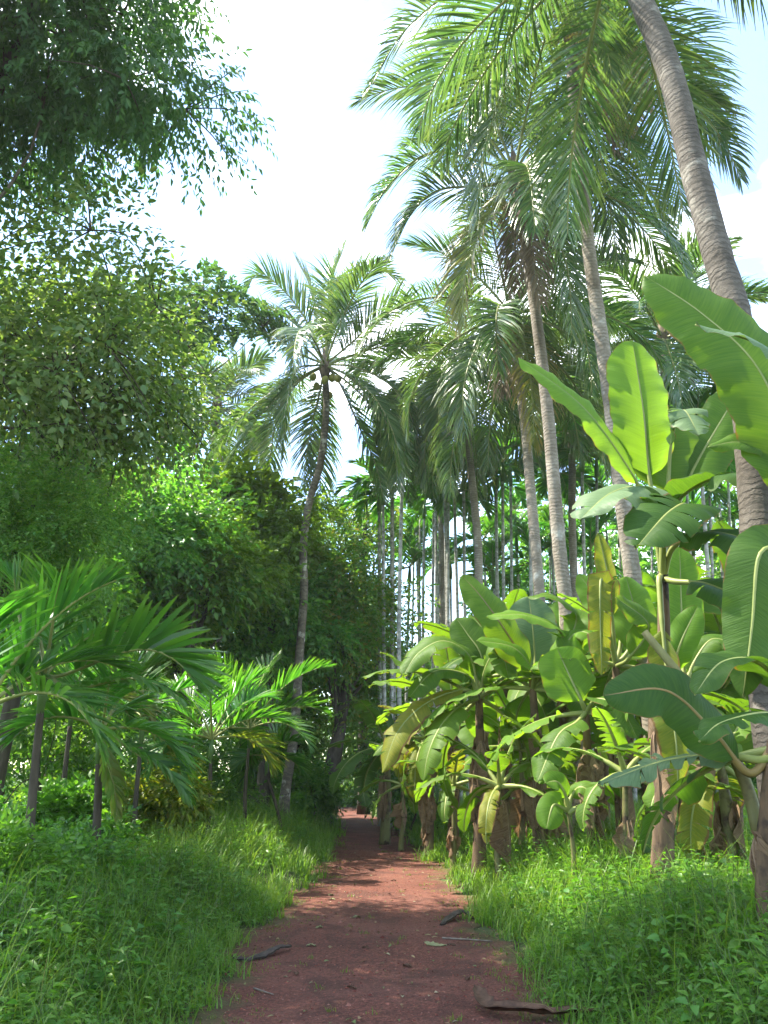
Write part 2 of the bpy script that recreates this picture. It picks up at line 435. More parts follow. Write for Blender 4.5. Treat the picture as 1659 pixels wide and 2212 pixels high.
# ------------------------------------------------------------------ terrain
YL = [2200, 2060, 1980, 1900, 1850, 1800, 1775, 1757]
XL = [440, 520, 598, 682, 716, 738, 727, 718]
XR = [1200, 1095, 1025, 965, 922, 872, 830, 790]
PL = np.array([gp(x, y) for x, y in zip(XL, YL)])
PR = np.array([gp(x, y) for x, y in zip(XR, YL)])
PY = PL[:, 1]
def edges(y):
    y = np.asarray(y, float)
    l = np.interp(y, PY, PL[:, 0]); r = np.interp(y, PR[:, 1], PR[:, 0])
    far = np.maximum(y - PY[-1], 0)
    bend = -0.035 * np.minimum(far, 18) ** 2 - np.maximum(far - 18, 0) * 1.2
    near = np.minimum(y - PY[0], 0)
    return l + bend + .0 * near, r + bend
_h = [np.random.RandomState(3).uniform(0, 6.28, 8), np.random.RandomState(4).uniform(.35, 1.5, 8), np.random.RandomState(5).uniform(.35, 1.5, 8)]
def lump(x, y):
    s = 0
    for k in range(8):
        s = s + np.sin(x * _h[1][k] + y * _h[2][k] * (1 if k % 2 else -1) + _h[0][k])
    return s / 8
def side_dist(x, y):
    l, r = edges(y)
    wob = .10 * np.sin(y * 2.1 + x * .3) + .07 * np.sin(y * 5.3 + 1)
    return np.maximum(l - x, x - r) + wob
def gz(x, y):
    d = side_dist(x, y)
    t = np.clip((d + .05) / 1.7, 0, 1); t = t * t * (3 - 2 * t)
    return .36 * t + .10 * t * lump(x, y) + .012 * lump(x * 3, y * 3)

def grid_axis(lo, hi, step, far):
    a = np.arange(lo, hi + 1e-6, step)
    e = []; x = step
    v = hi
    while v < far:
        x *= 1.35; v += x; e.append(v)
    b = []; x = step; v = lo
    while v > -far:
        x *= 1.35; v -= x; b.append(v)
    return np.array(b[::-1] + list(a) + e)
gx, gy = grid_axis(-9, 10, .2, 420), grid_axis(1, 44, .25, 420)
X, Y = np.meshgrid(gx, gy)
def grid_quads(nx, ny):
    i = np.arange(ny - 1)[:, None] * nx + np.arange(nx - 1)[None]
    return np.stack([i, i + 1, i + nx + 1, i + nx], -1).reshape(-1, 4)
mb = MB()
mb.add(np.stack([X, Y, gz(X, Y)], -1).reshape(-1, 3), grid_quads(len(gx), len(gy)))
tag(mb.build('ground', M['soil']), kind='structure')
py = np.concatenate([np.arange(-6, 44, .12), np.arange(44, 80, .5)])
pu = np.linspace(0, 1, 25)
l, r = edges(py)
wl = .12 * np.sin(py * 2.1) + .08 * np.sin(py * 5.3 + 1) + .05 * np.sin(py * 11)
wr = .12 * np.sin(py * 1.7 + 2) + .08 * np.sin(py * 4.7) + .05 * np.sin(py * 13)
l = l - .12 + wl; r = r + .10 + wr
PX = l[:, None] + (r - l)[:, None] * pu[None]
PYY = np.repeat(py[:, None], 25, 1)
z = gz(PX, PYY) + .010
mb = MB()
mb.add(np.stack([PX, PYY, z], -1).reshape(-1, 3), grid_quads(25, len(py)), edge=np.repeat(np.abs(pu - .5)[None] * 2, len(py), 0).ravel())
tag(mb.build('path', M['path']), kind='structure')

# ------------------------------------------------------------------ leaf scatter (any number of leaves at once)
def leaves(mb, P, D, Nn, Ln, W, m=0, fold=.25, droop=.15):
    """ovate leaves: P base, D direction, Nn upper-side normal, Ln length, W width (arrays)"""
    D = nrm(D); S = nrm(np.cross(D, Nn)); U = np.cross(S, D)
    Ln = Ln[:, None]; W = W[:, None]
    b = P
    c1 = P + D * Ln * .38; c2 = P + D * Ln * .72 - U * Ln * droop * .5
    tip = P + D * Ln - U * Ln * droop
    e1 = U * W * fold
    l1 = c1 - S * W * .5 + e1; r1 = c1 + S * W * .5 + e1
    l2 = c2 - S * W * .36 + e1 * .7; r2 = c2 + S * W * .36 + e1 * .7
    V = np.stack([b, l1, r1, c1, l2, r2, c2, tip], 1)
    n = len(P); o = np.arange(n)[:, None] * 8
    Q = np.concatenate([o + np.array([[1, 3, 6, 4]]), o + np.array([[3, 2, 5, 6]])])
    T = np.concatenate([o + np.array([[0, 3, 1]]), o + np.array([[0, 2, 3]]), o + np.array([[4, 6, 7]]), o + np.array([[6, 5, 7]])])
    mb.add(V.reshape(-1, 3), Q, T, m)
def kites(mb, P, D, Nn, Ln, W, m=0, fold=.2):
    D = nrm(D); S = nrm(np.cross(D, Nn)); U = np.cross(S, D)
    Ln = Ln[:, None]; W = W[:, None]
    c = P + D * Ln * .45
    V = np.stack([P, c - S * W * .5 + U * W * fold, P + D * Ln - U * Ln * .12, c + S * W * .5 + U * W * fold], 1)
    n = len(P); o = np.arange(n)[:, None] * 4
    T = np.concatenate([o + np.array([[0, 2, 1]]), o + np.array([[0, 3, 2]])])
    mb.add(V.reshape(-1, 3), None, T, m)

# ------------------------------------------------------------------ broadleaf trees
def crown_leaves(mb, rng, cen, rad, n_lump, n_spray, per, Ln, Wr, kite=False, lump_r=.36, spray_len=.45, hang=.25, keep=None, m=0, flat=.75):
    cen = np.asarray(cen, float); rad = np.asarray(rad, float)
    u = nrm(rng.normal(size=(n_lump, 3))); rr = rng.uniform(.35, .92, (n_lump, 1)) ** .8
    ph_ = rng.uniform(0, 6.28, 4)
    wob_ = 1 + .22 * np.sin(u[:, :1] * 4 + ph_[0]) + .18 * np.sin(u[:, 1:2] * 5 + ph_[1]) + .18 * np.sin(u[:, 2:3] * 5 + ph_[2])
    LC = cen + u * rr * rad * wob_
    LR = rng.uniform(.5, 1.3, n_lump) * lump_r * rad.mean()
    if keep is not None:
        ok = keep(LC); LC = LC[ok]; LR = LR[ok]
    k = rng.choice(len(LC), n_spray, p=LR ** 2 / (LR ** 2).sum())
    su = nrm(rng.normal(size=(n_spray, 3)) * [1, 1, .9] + [0, 0, .25])
    q = rng.uniform(.25, 1, (n_spray, 1)) ** .5
    SO = LC[k] + su * q * LR[k][:, None] * [1.1, 1.1, flat]
    out_ = nrm(su + .5 * nrm((SO - cen) / rad) + rng.normal(size=(n_spray, 3)) * .55 + [0, 0, -hang])
    side = nrm(np.cross(out_, rng.normal(size=(n_spray, 3)) * .35 + [0, 0, 1]))
    up = np.cross(side, out_); up = np.where(up[:, 2:3] < 0, -up, up)
    sl = spray_len * rng.uniform(.6, 1.3, n_spray)
    j = np.arange(per)
    t = (j + .6) / per
    sg = np.where(j % 2 == 0, 1.0, -1.0)
    P = SO[:, None] + out_[:, None] * (t[None] * sl[:, None])[..., None]
    P[..., 2] -= (t[None] ** 2 * sl[:, None]) * .25
    ang = rng.uniform(.55, 1.15, (n_spray, per)); ang[:, -1] = .1
    D = out_[:, None] * np.cos(ang)[..., None] + side[:, None] * (np.sin(ang) * sg[None])[..., None] + rng.normal(size=(n_spray, per, 3)) * .22
    D[..., 2] -= hang * .7
    Nn = up[:, None] + rng.normal(size=(n_spray, per, 3)) * .38
    L_ = Ln * rng.uniform(.6, 1.25, (n_spray, per))
    f = kites if kite else leaves
    f(mb, P.reshape(-1, 3), D.reshape(-1, 3), Nn.reshape(-1, 3), L_.ravel(), (L_ * Wr * rng.uniform(.8, 1.2, (n_spray, per))).ravel(), m)
    return LC, SO, out_, sl

def limbs(mb, rng, trunk, r0, targets, m=0, start=.45):
    n = len(trunk)
    for tgt in targets:
        i = int(n * rng.uniform(start, .97)); i = min(i, n - 2)
        a = trunk[i]; d = tgt - a
        mid = a + d * .5 + np.array([0, 0, .12]) * np.linalg.norm(d) * rng.uniform(-.6, 1) + rng.normal(size=3) * .08 * np.linalg.norm(d)
        P = resample([a, mid, tgt], 9)
        rr = np.linspace(r0 * (1 - .6 * i / n) * .34, .008, 9)
        tube(mb, P, rr, 6, m)

def broad_tree(name, label, base, top, crown_c, crown_r, leaf, r0=.18, seed=1, lumps=26, sprays=2400, per=8, Ln=.14, Wr=.45, bark='bark_dark', kite=False,
               lump_r=.36, spray_len=.45, hang=.25, group=None, cat='tree', n_limb=12, bend=.3, keep=None, flat=.75, twigs=0):
    rng = np.random.RandomState(seed)
    base = np.asarray(base, float).copy(); base[2] = float(gz(base[0], base[1])) - .05
    t = thing(name, base, label, cat, group)
    top = np.asarray(top, float) - base; cc = np.asarray(crown_c, float) - base
    mid = top * .5 + np.array([rng.uniform(-bend, bend), rng.uniform(-bend, bend), 0])
    tr = resample([np.zeros(3), mid, top], 16)
    h = np.linspace(0, 1, 16)
    cb = MB()
    kp = (lambda p: keep(p + base)) if keep else None
    LC, SO, od, sl = crown_leaves(cb, rng, cc, crown_r, lumps, sprays, per, Ln, Wr, kite, lump_r, spray_len, hang, kp, 0, flat)
    tb = MB()
    tube(tb, tr, r0 * (1 - .55 * h) + r0 * .5 * np.exp(-h * 14), 10, 0, jitter=.04, rng=rng)
    limbs(tb, rng, tr, r0, LC[rng.permutation(len(LC))[:n_limb]])
    for i in rng.permutation(len(SO))[:twigs]:
        e = SO[i] + od[i] * sl[i] * .8
        c = LC[np.argmin(((LC - SO[i]) ** 2).sum(1))]
        tube(tb, resample([c, (c + e) / 2 + [0, 0, .06], e], 5), np.linspace(.014, .004, 5), 4, 0, cap=False)
    tb.build('trunk', M[bark], t)
    cb.build('crown', M[leaf], t)
    return t

# ------------------------------------------------------------------ palm fronds
def frond(mb, rng, L=2.0, el=0.0, droop=1.0, n=80, lmax=.85, wd=.042, az=0.0, vee=.3, grav=.22, pet=.16, curl=1.5, segs=4, twist=0.0, a0=68, a1=22, stiff=0.0, path=None, rr=.03, lean=0.0, mat=0, rm=1, widths=(.5, 1, .9, .6, .06), gap=0.0, origin=(0, 0, 0)):
    """a pinnate frond starting at origin; path overrides the arc by explicit points"""
    K = 30
    s = np.linspace(0, 1, K)
    if path is not None:
        P = resample(path, K); T = nrm(np.gradient(P, axis=0))
        L = np.linalg.norm(np.diff(P, axis=0), axis=1).sum()
    else:
        e = el - droop * s ** curl
        aa = az + lean * s ** 2
        T = np.stack([np.cos(e) * np.cos(aa), np.cos(e) * np.sin(aa), np.sin(e)], 1)
        P = np.vstack([np.zeros(3), np.cumsum((T[:-1] + T[1:]) / 2 * L / (K - 1), axis=0)]) + np.asarray(origin)
    hz = np.array([T[:, 0].mean(), T[:, 1].mean()]);
    if np.linalg.norm(hz) < .05: hz = np.array([math.cos(az), math.sin(az)])
    hz /= np.linalg.norm(hz)
    S0 = np.array([-hz[1], hz[0], 0.0])
    S = nrm(S0 - (T @ S0)[:, None] * T); N0 = np.cross(T, S); 
    tw = twist * s
    S, N0 = S * np.cos(tw)[:, None] + N0 * np.sin(tw)[:, None], N0 * np.cos(tw)[:, None] - S * np.sin(tw)[:, None]
    tube(mb, P, rr * (1 - .86 * s) + .004, 5, rm, cap=False, tip=np.zeros(K * 5))
    si = pet + (1 - pet) * (np.arange(n) + .5) / n
    si = np.concatenate([si, si]); sg = np.concatenate([np.ones(n), -np.ones(n)])
    si = np.clip(si + rng.normal(size=2 * n) * .3 * (1 - pet) / n, pet, .995)
    if gap:
        ok = rng.uniform(size=2 * n) > gap; si = si[ok]; sg = sg[ok]
    m_ = len(si)
    f = lambda A: np.stack([np.interp(si, s, A[:, k]) for k in range(3)], 1)
    p, t, sv, nv = f(P), nrm(f(T)), nrm(f(S)), nrm(f(N0))
    x = (si - pet) / (1 - pet)
    prof = np.clip(.45 + 2.2 * x, 0, 1) * np.clip((1.06 - x) / .5, 0, 1) ** .6
    ln = lmax * prof * rng.uniform(.86, 1.1, m_)
    an = np.radians(a0 + (a1 - a0) * x + rng.normal(size=m_) * 5)
    v = vee + rng.normal(size=m_) * .10
    d = np.cos(an)[:, None] * t + np.sin(an)[:, None] * (sg[:, None] * sv * np.cos(v)[:, None] + nv * np.sin(v)[:, None])
    d = nrm(d)
    roll = rng.normal(size=m_) * .35 + .25 * sg
    pts = [p]; Wd = []
    for k in range(segs):
        wv = nrm(t - (t * d).sum(1)[:, None] * d)
        nn = np.cross(d, wv)
        Wd.append(wv * np.cos(roll)[:, None] + nn * np.sin(roll)[:, None])
        pts.append(pts[-1] + d * (ln / segs)[:, None])
        g = grav * (.45 + .5 * k) * rng.uniform(.8, 1.2, m_)
        d = nrm(d + np.array([0, 0, -1.0]) * g[:, None])
    Wd.append(Wd[-1])
    wp = np.interp(np.linspace(0, 1, segs + 1), np.linspace(0, 1, len(widths)), widths)
    rows = []
    for k in range(segs + 1):
        hw = (wd * .5 * wp[k] * (.5 + .5 * prof))[:, None] * Wd[k]
        rows += [pts[k] - hw, pts[k] + hw]
    V = np.stack(rows, 1)                                 # m_, 2*(segs+1), 3
    o = np.arange(m_)[:, None, None] * (2 * (segs + 1)) + (np.arange(segs) * 2)[None, :, None]
    Q = (o + np.array([0, 1, 3, 2])[None, None]).reshape(-1, 4)
    tipv = np.repeat(np.linspace(0, 1, segs + 1), 2)
    mb.add(V.reshape(-1, 3), Q, None, mat, tip=np.tile(tipv, m_))

def add_frond(root, rng, name='frond', kind='coco', label=None, **kw):
    mb = MB()
    frond(mb, rng, **kw)
    leafm = {'coco': 'coco', 'yellow': 'coco_yellow', 'dead': 'coco_dead', 'areca': 'areca', 'areca_yellow': 'areca_yellow'}[kind]
    o = mb.build(name, [M[leafm], M['rachis_dead' if kind == 'dead' else 'rachis']], root)
    if label: o['label'] = label
    return o

def nut_mesh():
    mb = MB(); n, k = 8, 10
    th = np.linspace(0, np.pi, n); ph = np.linspace(0, 2 * np.pi, k, endpoint=False)
    r_ = np.sin(th) * (1 + .12 * np.cos(th))
    V = np.stack([r_[:, None] * np.cos(ph), r_[:, None] * np.sin(ph), np.repeat((-1.25 * np.cos(th))[:, None], k, 1)], -1)
    i = np.arange(n - 1)[:, None] * k; j = np.arange(k)[None]; j2 = (j + 1) % k
    mb.add(V.reshape(-1, 3) * .11, np.stack([i + j, i + j2, i + k + j2, i + k + j], -1).reshape(-1, 4))
    return mb.mesh('coconut', [M['coconut']])
NUT = nut_mesh()

def coco_palm(label, pts, Yb, Yt, rb, rt, seed, n=24, L=4.6, fronds=(), dead=(), nuts=0, bark='coco_trunk', nl=108, lmax=1.22, wd=.037, skip=None, elmax=82, elmin=-45, group='coconut palms beside the path', az0=0.0, ground=None, sides=12):
    """pts: pixels of the trunk from the crown down; straight on to the ground below the last one"""
    rng = np.random.RandomState(seed)
    k = len(pts)
    W = [at(x, y, Yt + (Yb - Yt) * i / max(k - 1, 1)) for i, (x, y) in enumerate(pts)]
    W = W[::-1]
    if ground is None:
        d = W[0] - W[1]; zt = float(gz(W[0][0], W[0][1])) - .1
        if W[0][2] > zt + .05:
            q = W[0] + np.array([d[0], d[1], 0]) * min(1.5, (W[0][2] - zt) / max(-d[2], .1)) * .6
            q[2] = zt; W = [q] + W
    else:
        g = np.array([ground[0], ground[1], gz(ground[0], ground[1]) - .1]); W = [g] + W
    W = np.array(W)
    root = thing('coconut_palm', W[0], label, 'palm', group)
    P = resample(W - W[0], 60)
    h = np.linspace(0, 1, 60)
    tb = MB()
    tube(tb, P, (rb + (rt - rb) * h ** .7) * (1 + .02 * np.sin(h * 190)) + rb * .7 * np.exp(-h * 40), sides, 0, jitter=.012, rng=rng)
    tb.build('trunk', M[bark], root)
    top = P[-1]
    # fibrous boots round the growing point
    cb = MB()
    tube(cb, np.array([top + [0, 0, -.35], top + [0, 0, 0], top + [0, 0, .35], top + [0, 0, .75]]), [rt * 1.1, rt * 1.7, rt * 1.3, .04], 10, 0, jitter=.12, rng=rng)
    cb.build('crown_base', M['fibre'], root)
    specs = []
    for i in range(n):
        q = i / (n - 1)
        el = R(elmax + (elmin - elmax) * q ** .85 + rng.uniform(-6, 6))
        specs.append(dict(az=az0 + i * 2.39996 + rng.uniform(-.25, .25), el=el, droop=R(36 + 40 * math.sin(min(q * 1.5, 1) * 1.57) + rng.uniform(-8, 10)) * (1 if q < .75 else .7),
                          L=L * (.72 + .33 * min(1, q * 2.2)) * rng.uniform(.9, 1.06), twist=rng.uniform(-.5, .5), kind='yellow' if q > .97 and n > 20 else 'coco', grav=.20 + .20 * q, lean=rng.uniform(-.25, .25)))
    if skip is not None: specs = [q_ for q_ in specs if not skip(q_)]
    specs += list(fronds)
    for s in specs:
        s = dict(s)
        for kk, vv in dict(L=L, twist=0, kind='coco', grav=.22, lean=0, az=0, el=0, droop=1.2).items(): s.setdefault(kk, vv)
        s['az'] = s['az'] % (2 * math.pi)
        if 'path' in s: s['path'] = [np.asarray(p) - W[0] for p in s['path']]; s['path'] = [top + [0, 0, .2]] + s['path']
        add_frond(root, rng, n=nl, lmax=lmax, wd=wd, origin=top + [0, 0, .15], rr=.035, **s)
    for a, e, dr, Ld in dead:
        add_frond(root, rng, kind='dead', az=R(a), el=R(e), droop=R(dr), L=Ld, n=int(nl * .8), lmax=lmax * .85, wd=wd * .7, grav=.5, origin=top, rr=.03, gap=.15, a0=45, a1=18, label='dry brown hanging frond')
    for i in range(nuts):
        a = i * 2.4; rr_ = .22 + .13 * (i % 3)
        o = link('coconut', NUT, root)
        o.location = [float(c) for c in top + np.array([math.cos(a) * rr_, math.sin(a) * rr_, -.25 - .16 * (i % 4)])]
        o.rotation_euler = (rng.uniform(-.5, .5), rng.uniform(-.5, .5), a)
    return root

# ------------------------------------------------------------------ banana
def banana_leaf(root, rng, pts, wid, hint=(0, 0, 1), mat='ban', pet=.14, tears=0, vee=.35, sag=.5, ripple=.02, rib='ban_rib', name='leaf', label=None, rib_r=.022):
    """pts: midrib control points relative to the plant; wid: full blade width"""
    K = 44
    P = resample(pts, K); s = np.linspace(0, 1, K)
    Ltot = np.linalg.norm(np.diff(P, axis=0), axis=1).sum()
    T = nrm(np.gradient(P, axis=0))
    hv = np.asarray(hint, float)
    Nn = nrm(hv - (T @ hv)[:, None] * T); S = np.cross(T, Nn)
    mb = MB()
    hw = wid * .5
    U = np.linspace(0, 1, 6)
    ph = rng.uniform(0, 6.28, 3)
    for sg in (1, -1):
        tt = np.sort(rng.uniform(.06, .96, tears)) if tears else np.array([])
        cuts = np.concatenate([[0], tt, [1]])
        for c in range(len(cuts) - 1):
            a, b = cuts[c], cuts[c + 1]
            if b - a < .008: continue
            nseg = max(2, int((b - a) * 34) + 1)
            x = np.linspace(a, b, nseg)
            q = pet + (1 - pet) * x
            f = lambda A: np.stack([np.interp(q, s, A[:, k]) for k in range(3)], 1)
            p, t, n_, sv = f(P), nrm(f(T)), nrm(f(Nn)), nrm(f(S))
            wdt = hw * np.clip(x / .13, 0, 1) ** .5 * (1 - np.clip((x - .5) / .5, 0, 1) ** 2.6) ** .7 * (1 - .12 * np.abs(x - .45))
            wdt = np.maximum(wdt, .004) * (1 + .03 * np.sin(x * 9 + ph[0]))
            dl = rng.normal() * (.16 if vee > -1 else .5) if tears else 0.0
            pull = .02 * (rng.uniform(.2, 1.6) if tears else 0)
            mid = (x - (a + b) / 2) / max(b - a, 1e-3)
            uu = U[None]
            lift = (vee * uu - (vee * sag + .12) * uu ** 2 * 1.6 + dl * uu ** 1.5) * wdt[:, None] + ripple * np.sin(x * Ltot * 7 + ph[1])[:, None] * uu ** 2 + ripple * .7 * np.sin(x * Ltot * 17 + ph[2] * sg)[:, None] * uu ** 3
            V = p[:, None] + sg * sv[:, None] * (uu * wdt[:, None] * (1 - .12 * uu * abs(dl)))[..., None] + n_[:, None] * lift[..., None] + t[:, None] * (uu * wdt[:, None] * .22 - uu ** 2 * pull * np.sign(mid)[:, None] * np.minimum(1, np.abs(mid) * 2)[:, None])[..., None]
            Q = grid_quads(6, nseg)
            if sg < 0: Q = Q[:, ::-1]
            mb.add(V.reshape(-1, 3), Q, None, 0, across=(sg * np.repeat(uu, nseg, 0)).ravel(), along=np.repeat(q * Ltot, 6))
    o = mb.build(name, [M[mat]], root)
    if label: o['label'] = label
    rb_ = MB()
    tube(rb_, P - Nn * .006, rib_r * (1.15 - 1.0 * s) * np.where(s < pet, 1.25, 1) + .003, 6, 0)
    rb_.build('midrib', M[rib], o)
    return o

def arch(az, el, L, droop, K=8):
    s = np.linspace(0, 1, K); e = el - droop * s ** 1.4
    T = np.stack([np.cos(e) * math.cos(az), np.cos(e) * math.sin(az), np.sin(e)], 1)
    return np.vstack([np.zeros(3), np.cumsum((T[:-1] + T[1:]) / 2 * L / (K - 1), axis=0)])

def banana(label, base, top, r0=.12, seed=1, n=7, L=2.1, wid=.6, leaves_=(), dead=4, stem='ban_stem', el=(80, -5), group='banana plants beside the path', mats=('ban', 'ban', 'ban_light', 'ban'), az0=0.0, tears=(2, 13), droop=(30, 95), shoot=None):
    rng = np.random.RandomState(seed)
    base = np.asarray(base, float).copy(); base[2] = float(gz(base[0], base[1])) - .04
    top = np.asarray(top, float)
    root = thing('banana_plant', base, label, 'banana plant', group)
    t = top - base
    P = resample([np.zeros(3), t * .5 + [rng.uniform(-.05, .05), rng.uniform(-.05, .05), 0], t], 14)
    h = np.linspace(0, 1, 14)
    sb = MB()
    tube(sb, P, r0 * (1 - .5 * h) + .02 * np.exp(-h * 9), 12, 0, jitter=.05, rng=rng)
    sb.build('pseudostem', M[stem], root)
    for i in range(n):
        q = (i + .5) / n
        e = R(el[0] + (el[1] - el[0]) * q + rng.uniform(-8, 8))
        ps = arch(az0 + i * 2.39996 + rng.uniform(-.3, .3), e, L * rng.uniform(.8, 1.12) * (.8 if q < .15 else 1), R(droop[0] + (droop[1] - droop[0]) * q + rng.uniform(-10, 10)))
        banana_leaf(root, rng, list(ps + t - [0, 0, .05]), wid * rng.uniform(.8, 1.1), mat=mats[rng.randint(len(mats))] if q < .85 else ('ban_yellow' if rng.uniform() < .2 else mats[0]), tears=rng.randint(tears[0], tears[1] + 1), pet=.2)
    for lf in leaves_:
        lf = dict(lf)
        pp = [np.asarray(p, float) - base for p in lf.pop('pts')]
        if lf.pop('join', True): pp = [t * .98] + pp
        banana_leaf(root, rng, pp, lf.pop('wid'), **lf)
    for i in range(dead):
        a = rng.uniform(0, 6.28); k = rng.uniform(.45, .82)
        st = t * k + np.array([math.cos(a), math.sin(a), 0]) * r0 * .6
        Ld = min(st[2] - .05, rng.uniform(.5, 1.2))
        if Ld < .3: continue
        for kk in range(3):
            aa = a + kk * .45 + rng.uniform(-.2, .2)
            c_, s_ = math.cos(aa), math.sin(aa); rs = r0 * (1 - .5 * k) + rng.uniform(.0, .05); o2 = rng.uniform(-.05, .05, 4)
            Lk_ = min(Ld * rng.uniform(.5, 1), st[2] - .02)
            s0 = t * k
            ps = np.array([s0 + [c_ * rs * .7, s_ * rs * .7, .04], s0 + [c_ * (rs + .03), s_ * (rs + .03), -.06], s0 + [c_ * (rs + .05) + o2[0], s_ * (rs + .05) + o2[1], -Lk_ * .5], s0 + [c_ * (rs + .03) + o2[2], s_ * (rs + .03) + o2[3], -Lk_]])
            banana_leaf(root, rng, list(ps), rng.uniform(.08, .24), hint=(c_ + o2[0] * 8, s_ + o2[1] * 8, .1), mat='ban_dead', tears=rng.randint(0, 5), vee=-rng.uniform(.5, 1.4), sag=-.3, rib='rachis_dead', name='dry_leaf', pet=.05, rib_r=.006, ripple=.04)
    return root
# ------------------------------------------------------------------ coconut palms
def mD(px, p):
    """pixels (photo scale) to metres at point p"""
    return px * (p[1] * C_ + (p[2] - CAM_H) * S_) / (2212 * F)
def pts3(*t): return [at(*q) for q in t]

LPF = [(((645, 820, 21), (560, 900, 20.6), (490, 1005, 20.5)), 0), (((660, 690, 21.3), (610, 625, 21.2), (560, 590, 21.1), (530, 625, 21)), .4), (((650, 765, 21.2), (590, 725, 21), (535, 705, 20.9), (505, 745, 20.8)), .3),
       (((760, 740, 21.2), (825, 680, 21), (885, 650, 21), (920, 672, 21)), -.3), (((725, 690, 21.8), (760, 612, 22), (815, 580, 22), (866, 605, 22)), -.3), (((765, 792, 21), (835, 825, 20.7), (885, 890, 20.6), (898, 980, 20.6)), 0),
       (((755, 815, 21), (815, 880, 20.7), (850, 960, 20.5), (858, 1060, 20.5)), 1.2), (((735, 830, 21.6), (775, 920, 21.6), (810, 1000, 21.6), (828, 1075, 21.6)), 1.4), (((690, 850, 22), (668, 940, 22.4), (655, 1055, 22.5)), 1.5), (((680, 790, 20.8), (640, 800, 20.4), (618, 880, 20.2), (612, 980, 20.2)), .6),
       (((706, 700, 21.6), (716, 610, 21.8), (745, 525, 21.8)), 0), (((690, 700, 22), (670, 620, 22.3), (640, 560, 22.4)), .5), (((712, 690, 21.2), (722, 600, 20.9), (735, 640, 20.5), (736, 720, 20.4)), 0), (((640, 830, 21.8), (600, 900, 22), (585, 980, 22.2), (580, 1060, 22.3)), 1.0)]
coco_palm('slender coconut palm with a thin speckled S-curved trunk left of the path', [(702, 800), (705, 860), (702, 930), (690, 1010), (672, 1070), (660, 1130), (655, 1200), (657, 1270), (652, 1350), (645, 1440), (640, 1530), (632, 1610), (618, 1700)],
          21, 21.5, .13, .095, 11, fronds=[dict(path=pts3(*q), twist=tw, grav=.16) for q, tw in LPF], n=12, L=5.3, bark='coco_trunk_speckled', nuts=6, elmin=-38, az0=.4, nl=90, lmax=1.12, wd=.05)
coco_palm('coconut palm half hidden behind the broad grey-green tree', [(468, 885), (466, 930), (462, 990), (456, 1080), (450, 1200), (445, 1300)], 28, 28, .16, .13, 12, n=20, L=3.4, nl=74, wd=.055, az0=1.0,
          dead=[(300, -70, 15, 2.2), (200, -65, 15, 2.0)], group='coconut palms beside the path')
coco_palm('huge thick leaning coconut trunk rising past the banana leaves, its crown mostly above view', [(1335, -130), (1362, -60), (1392, 20), (1425, 95), (1460, 200), (1490, 330), (1522, 450), (1555, 570), (1588, 680), (1608, 800), (1620, 900), (1632, 1050), (1642, 1200), (1652, 1400)],
          6.6, 8.0, .168, .142, 13, n=17, L=4.4, bark='coco_trunk_dark', skip=lambda s: s['el'] < R(8) and True, az0=2.0, sides=20,
          fronds=[dict(az=R(10), el=R(12), droop=R(85), L=4.2), dict(az=R(60), el=R(-5), droop=R(75), L=4.4), dict(az=R(95), el=R(-20), droop=R(60), L=4.2), dict(az=R(150), el=R(0), droop=R(80), L=4.0)])
coco_palm('tall coconut palm with a curved ringed trunk and a dead frond hugging it', [(1232, 70), (1240, 220), (1256, 380), (1272, 540), (1292, 680), (1308, 790), (1323, 900), (1340, 1040), (1358, 1180), (1378, 1330), (1395, 1450)], 11.5, 12, .14, .105, 14,
          n=18, L=4.5, nuts=5, elmin=-46, skip=lambda s: math.cos(s['az']) < -.5 and s['el'] < R(40), az0=.2, sides=16,
          dead=[(-60, -72, 14, 3.6), (-20, -45, 40, 2.6)],
          fronds=[dict(path=pts3((1330, -10, 12.2), (1440, 50, 12.4), (1515, 160, 12.5), (1560, 330, 12.6))), dict(path=pts3((1120, -60, 11.8), (1000, -30, 11.6), (880, 60, 11.5), (795, 190, 11.5))),
                  dict(path=pts3((1180, 40, 11.2), (1100, 160, 10.8), (1045, 330, 10.7), (1030, 480, 10.8))), dict(path=pts3((1270, 60, 11.2), (1320, 170, 10.8), (1345, 300, 10.8)), kind='yellow')])
coco_palm('coconut palm with a large brown dead frond hanging in front of its straight trunk', [(1112, 390), (1128, 480), (1148, 610), (1168, 760), (1184, 900), (1197, 1050), (1210, 1200), (1222, 1300), (1232, 1420)], 13.5, 14, .145, .105, 15,
          n=20, L=4.9, elmin=-46, az0=1.4, skip=lambda s: math.cos(s['az']) < -.3 and s['el'] < R(48), dead=[(275, -66, 16, 4.0), (250, -74, 10, 3.2)], nuts=4,
          fronds=[dict(path=pts3((1050, 290, 13.8), (960, 190, 13.7), (860, 190, 13.7), (775, 215, 13.7))), dict(path=pts3((1040, 350, 13.6), (930, 330, 13.4), (840, 400, 13.3), (790, 490, 13.3))),
                  dict(path=pts3((1060, 400, 13.4), (950, 410, 13.2), (890, 460, 13.1), (850, 540, 13.1))), dict(path=pts3((1230, 350, 14), (1340, 360, 14), (1410, 420, 14), (1450, 510, 14))),
                  dict(path=pts3((1050, 480, 13.3), (1005, 590, 13.1), (1000, 700, 13.1)), kind='yellow'), dict(path=pts3((1180, 470, 13.2), (1225, 580, 13), (1235, 720, 13)))])
coco_palm('coconut palm with a bunch of green nuts under a ragged crown', [(1103, 690), (1118, 800), (1134, 920), (1142, 1010), (1148, 1080), (1157, 1180), (1165, 1280), (1172, 1400)], 16.5, 17.5, .14, .105, 16, n=21, L=4.4, elmax=62, elmin=-50, az0=.9, nuts=9, nl=90,
          dead=[(240, -70, 10, 2.4), (10, -70, 12, 2.8)])
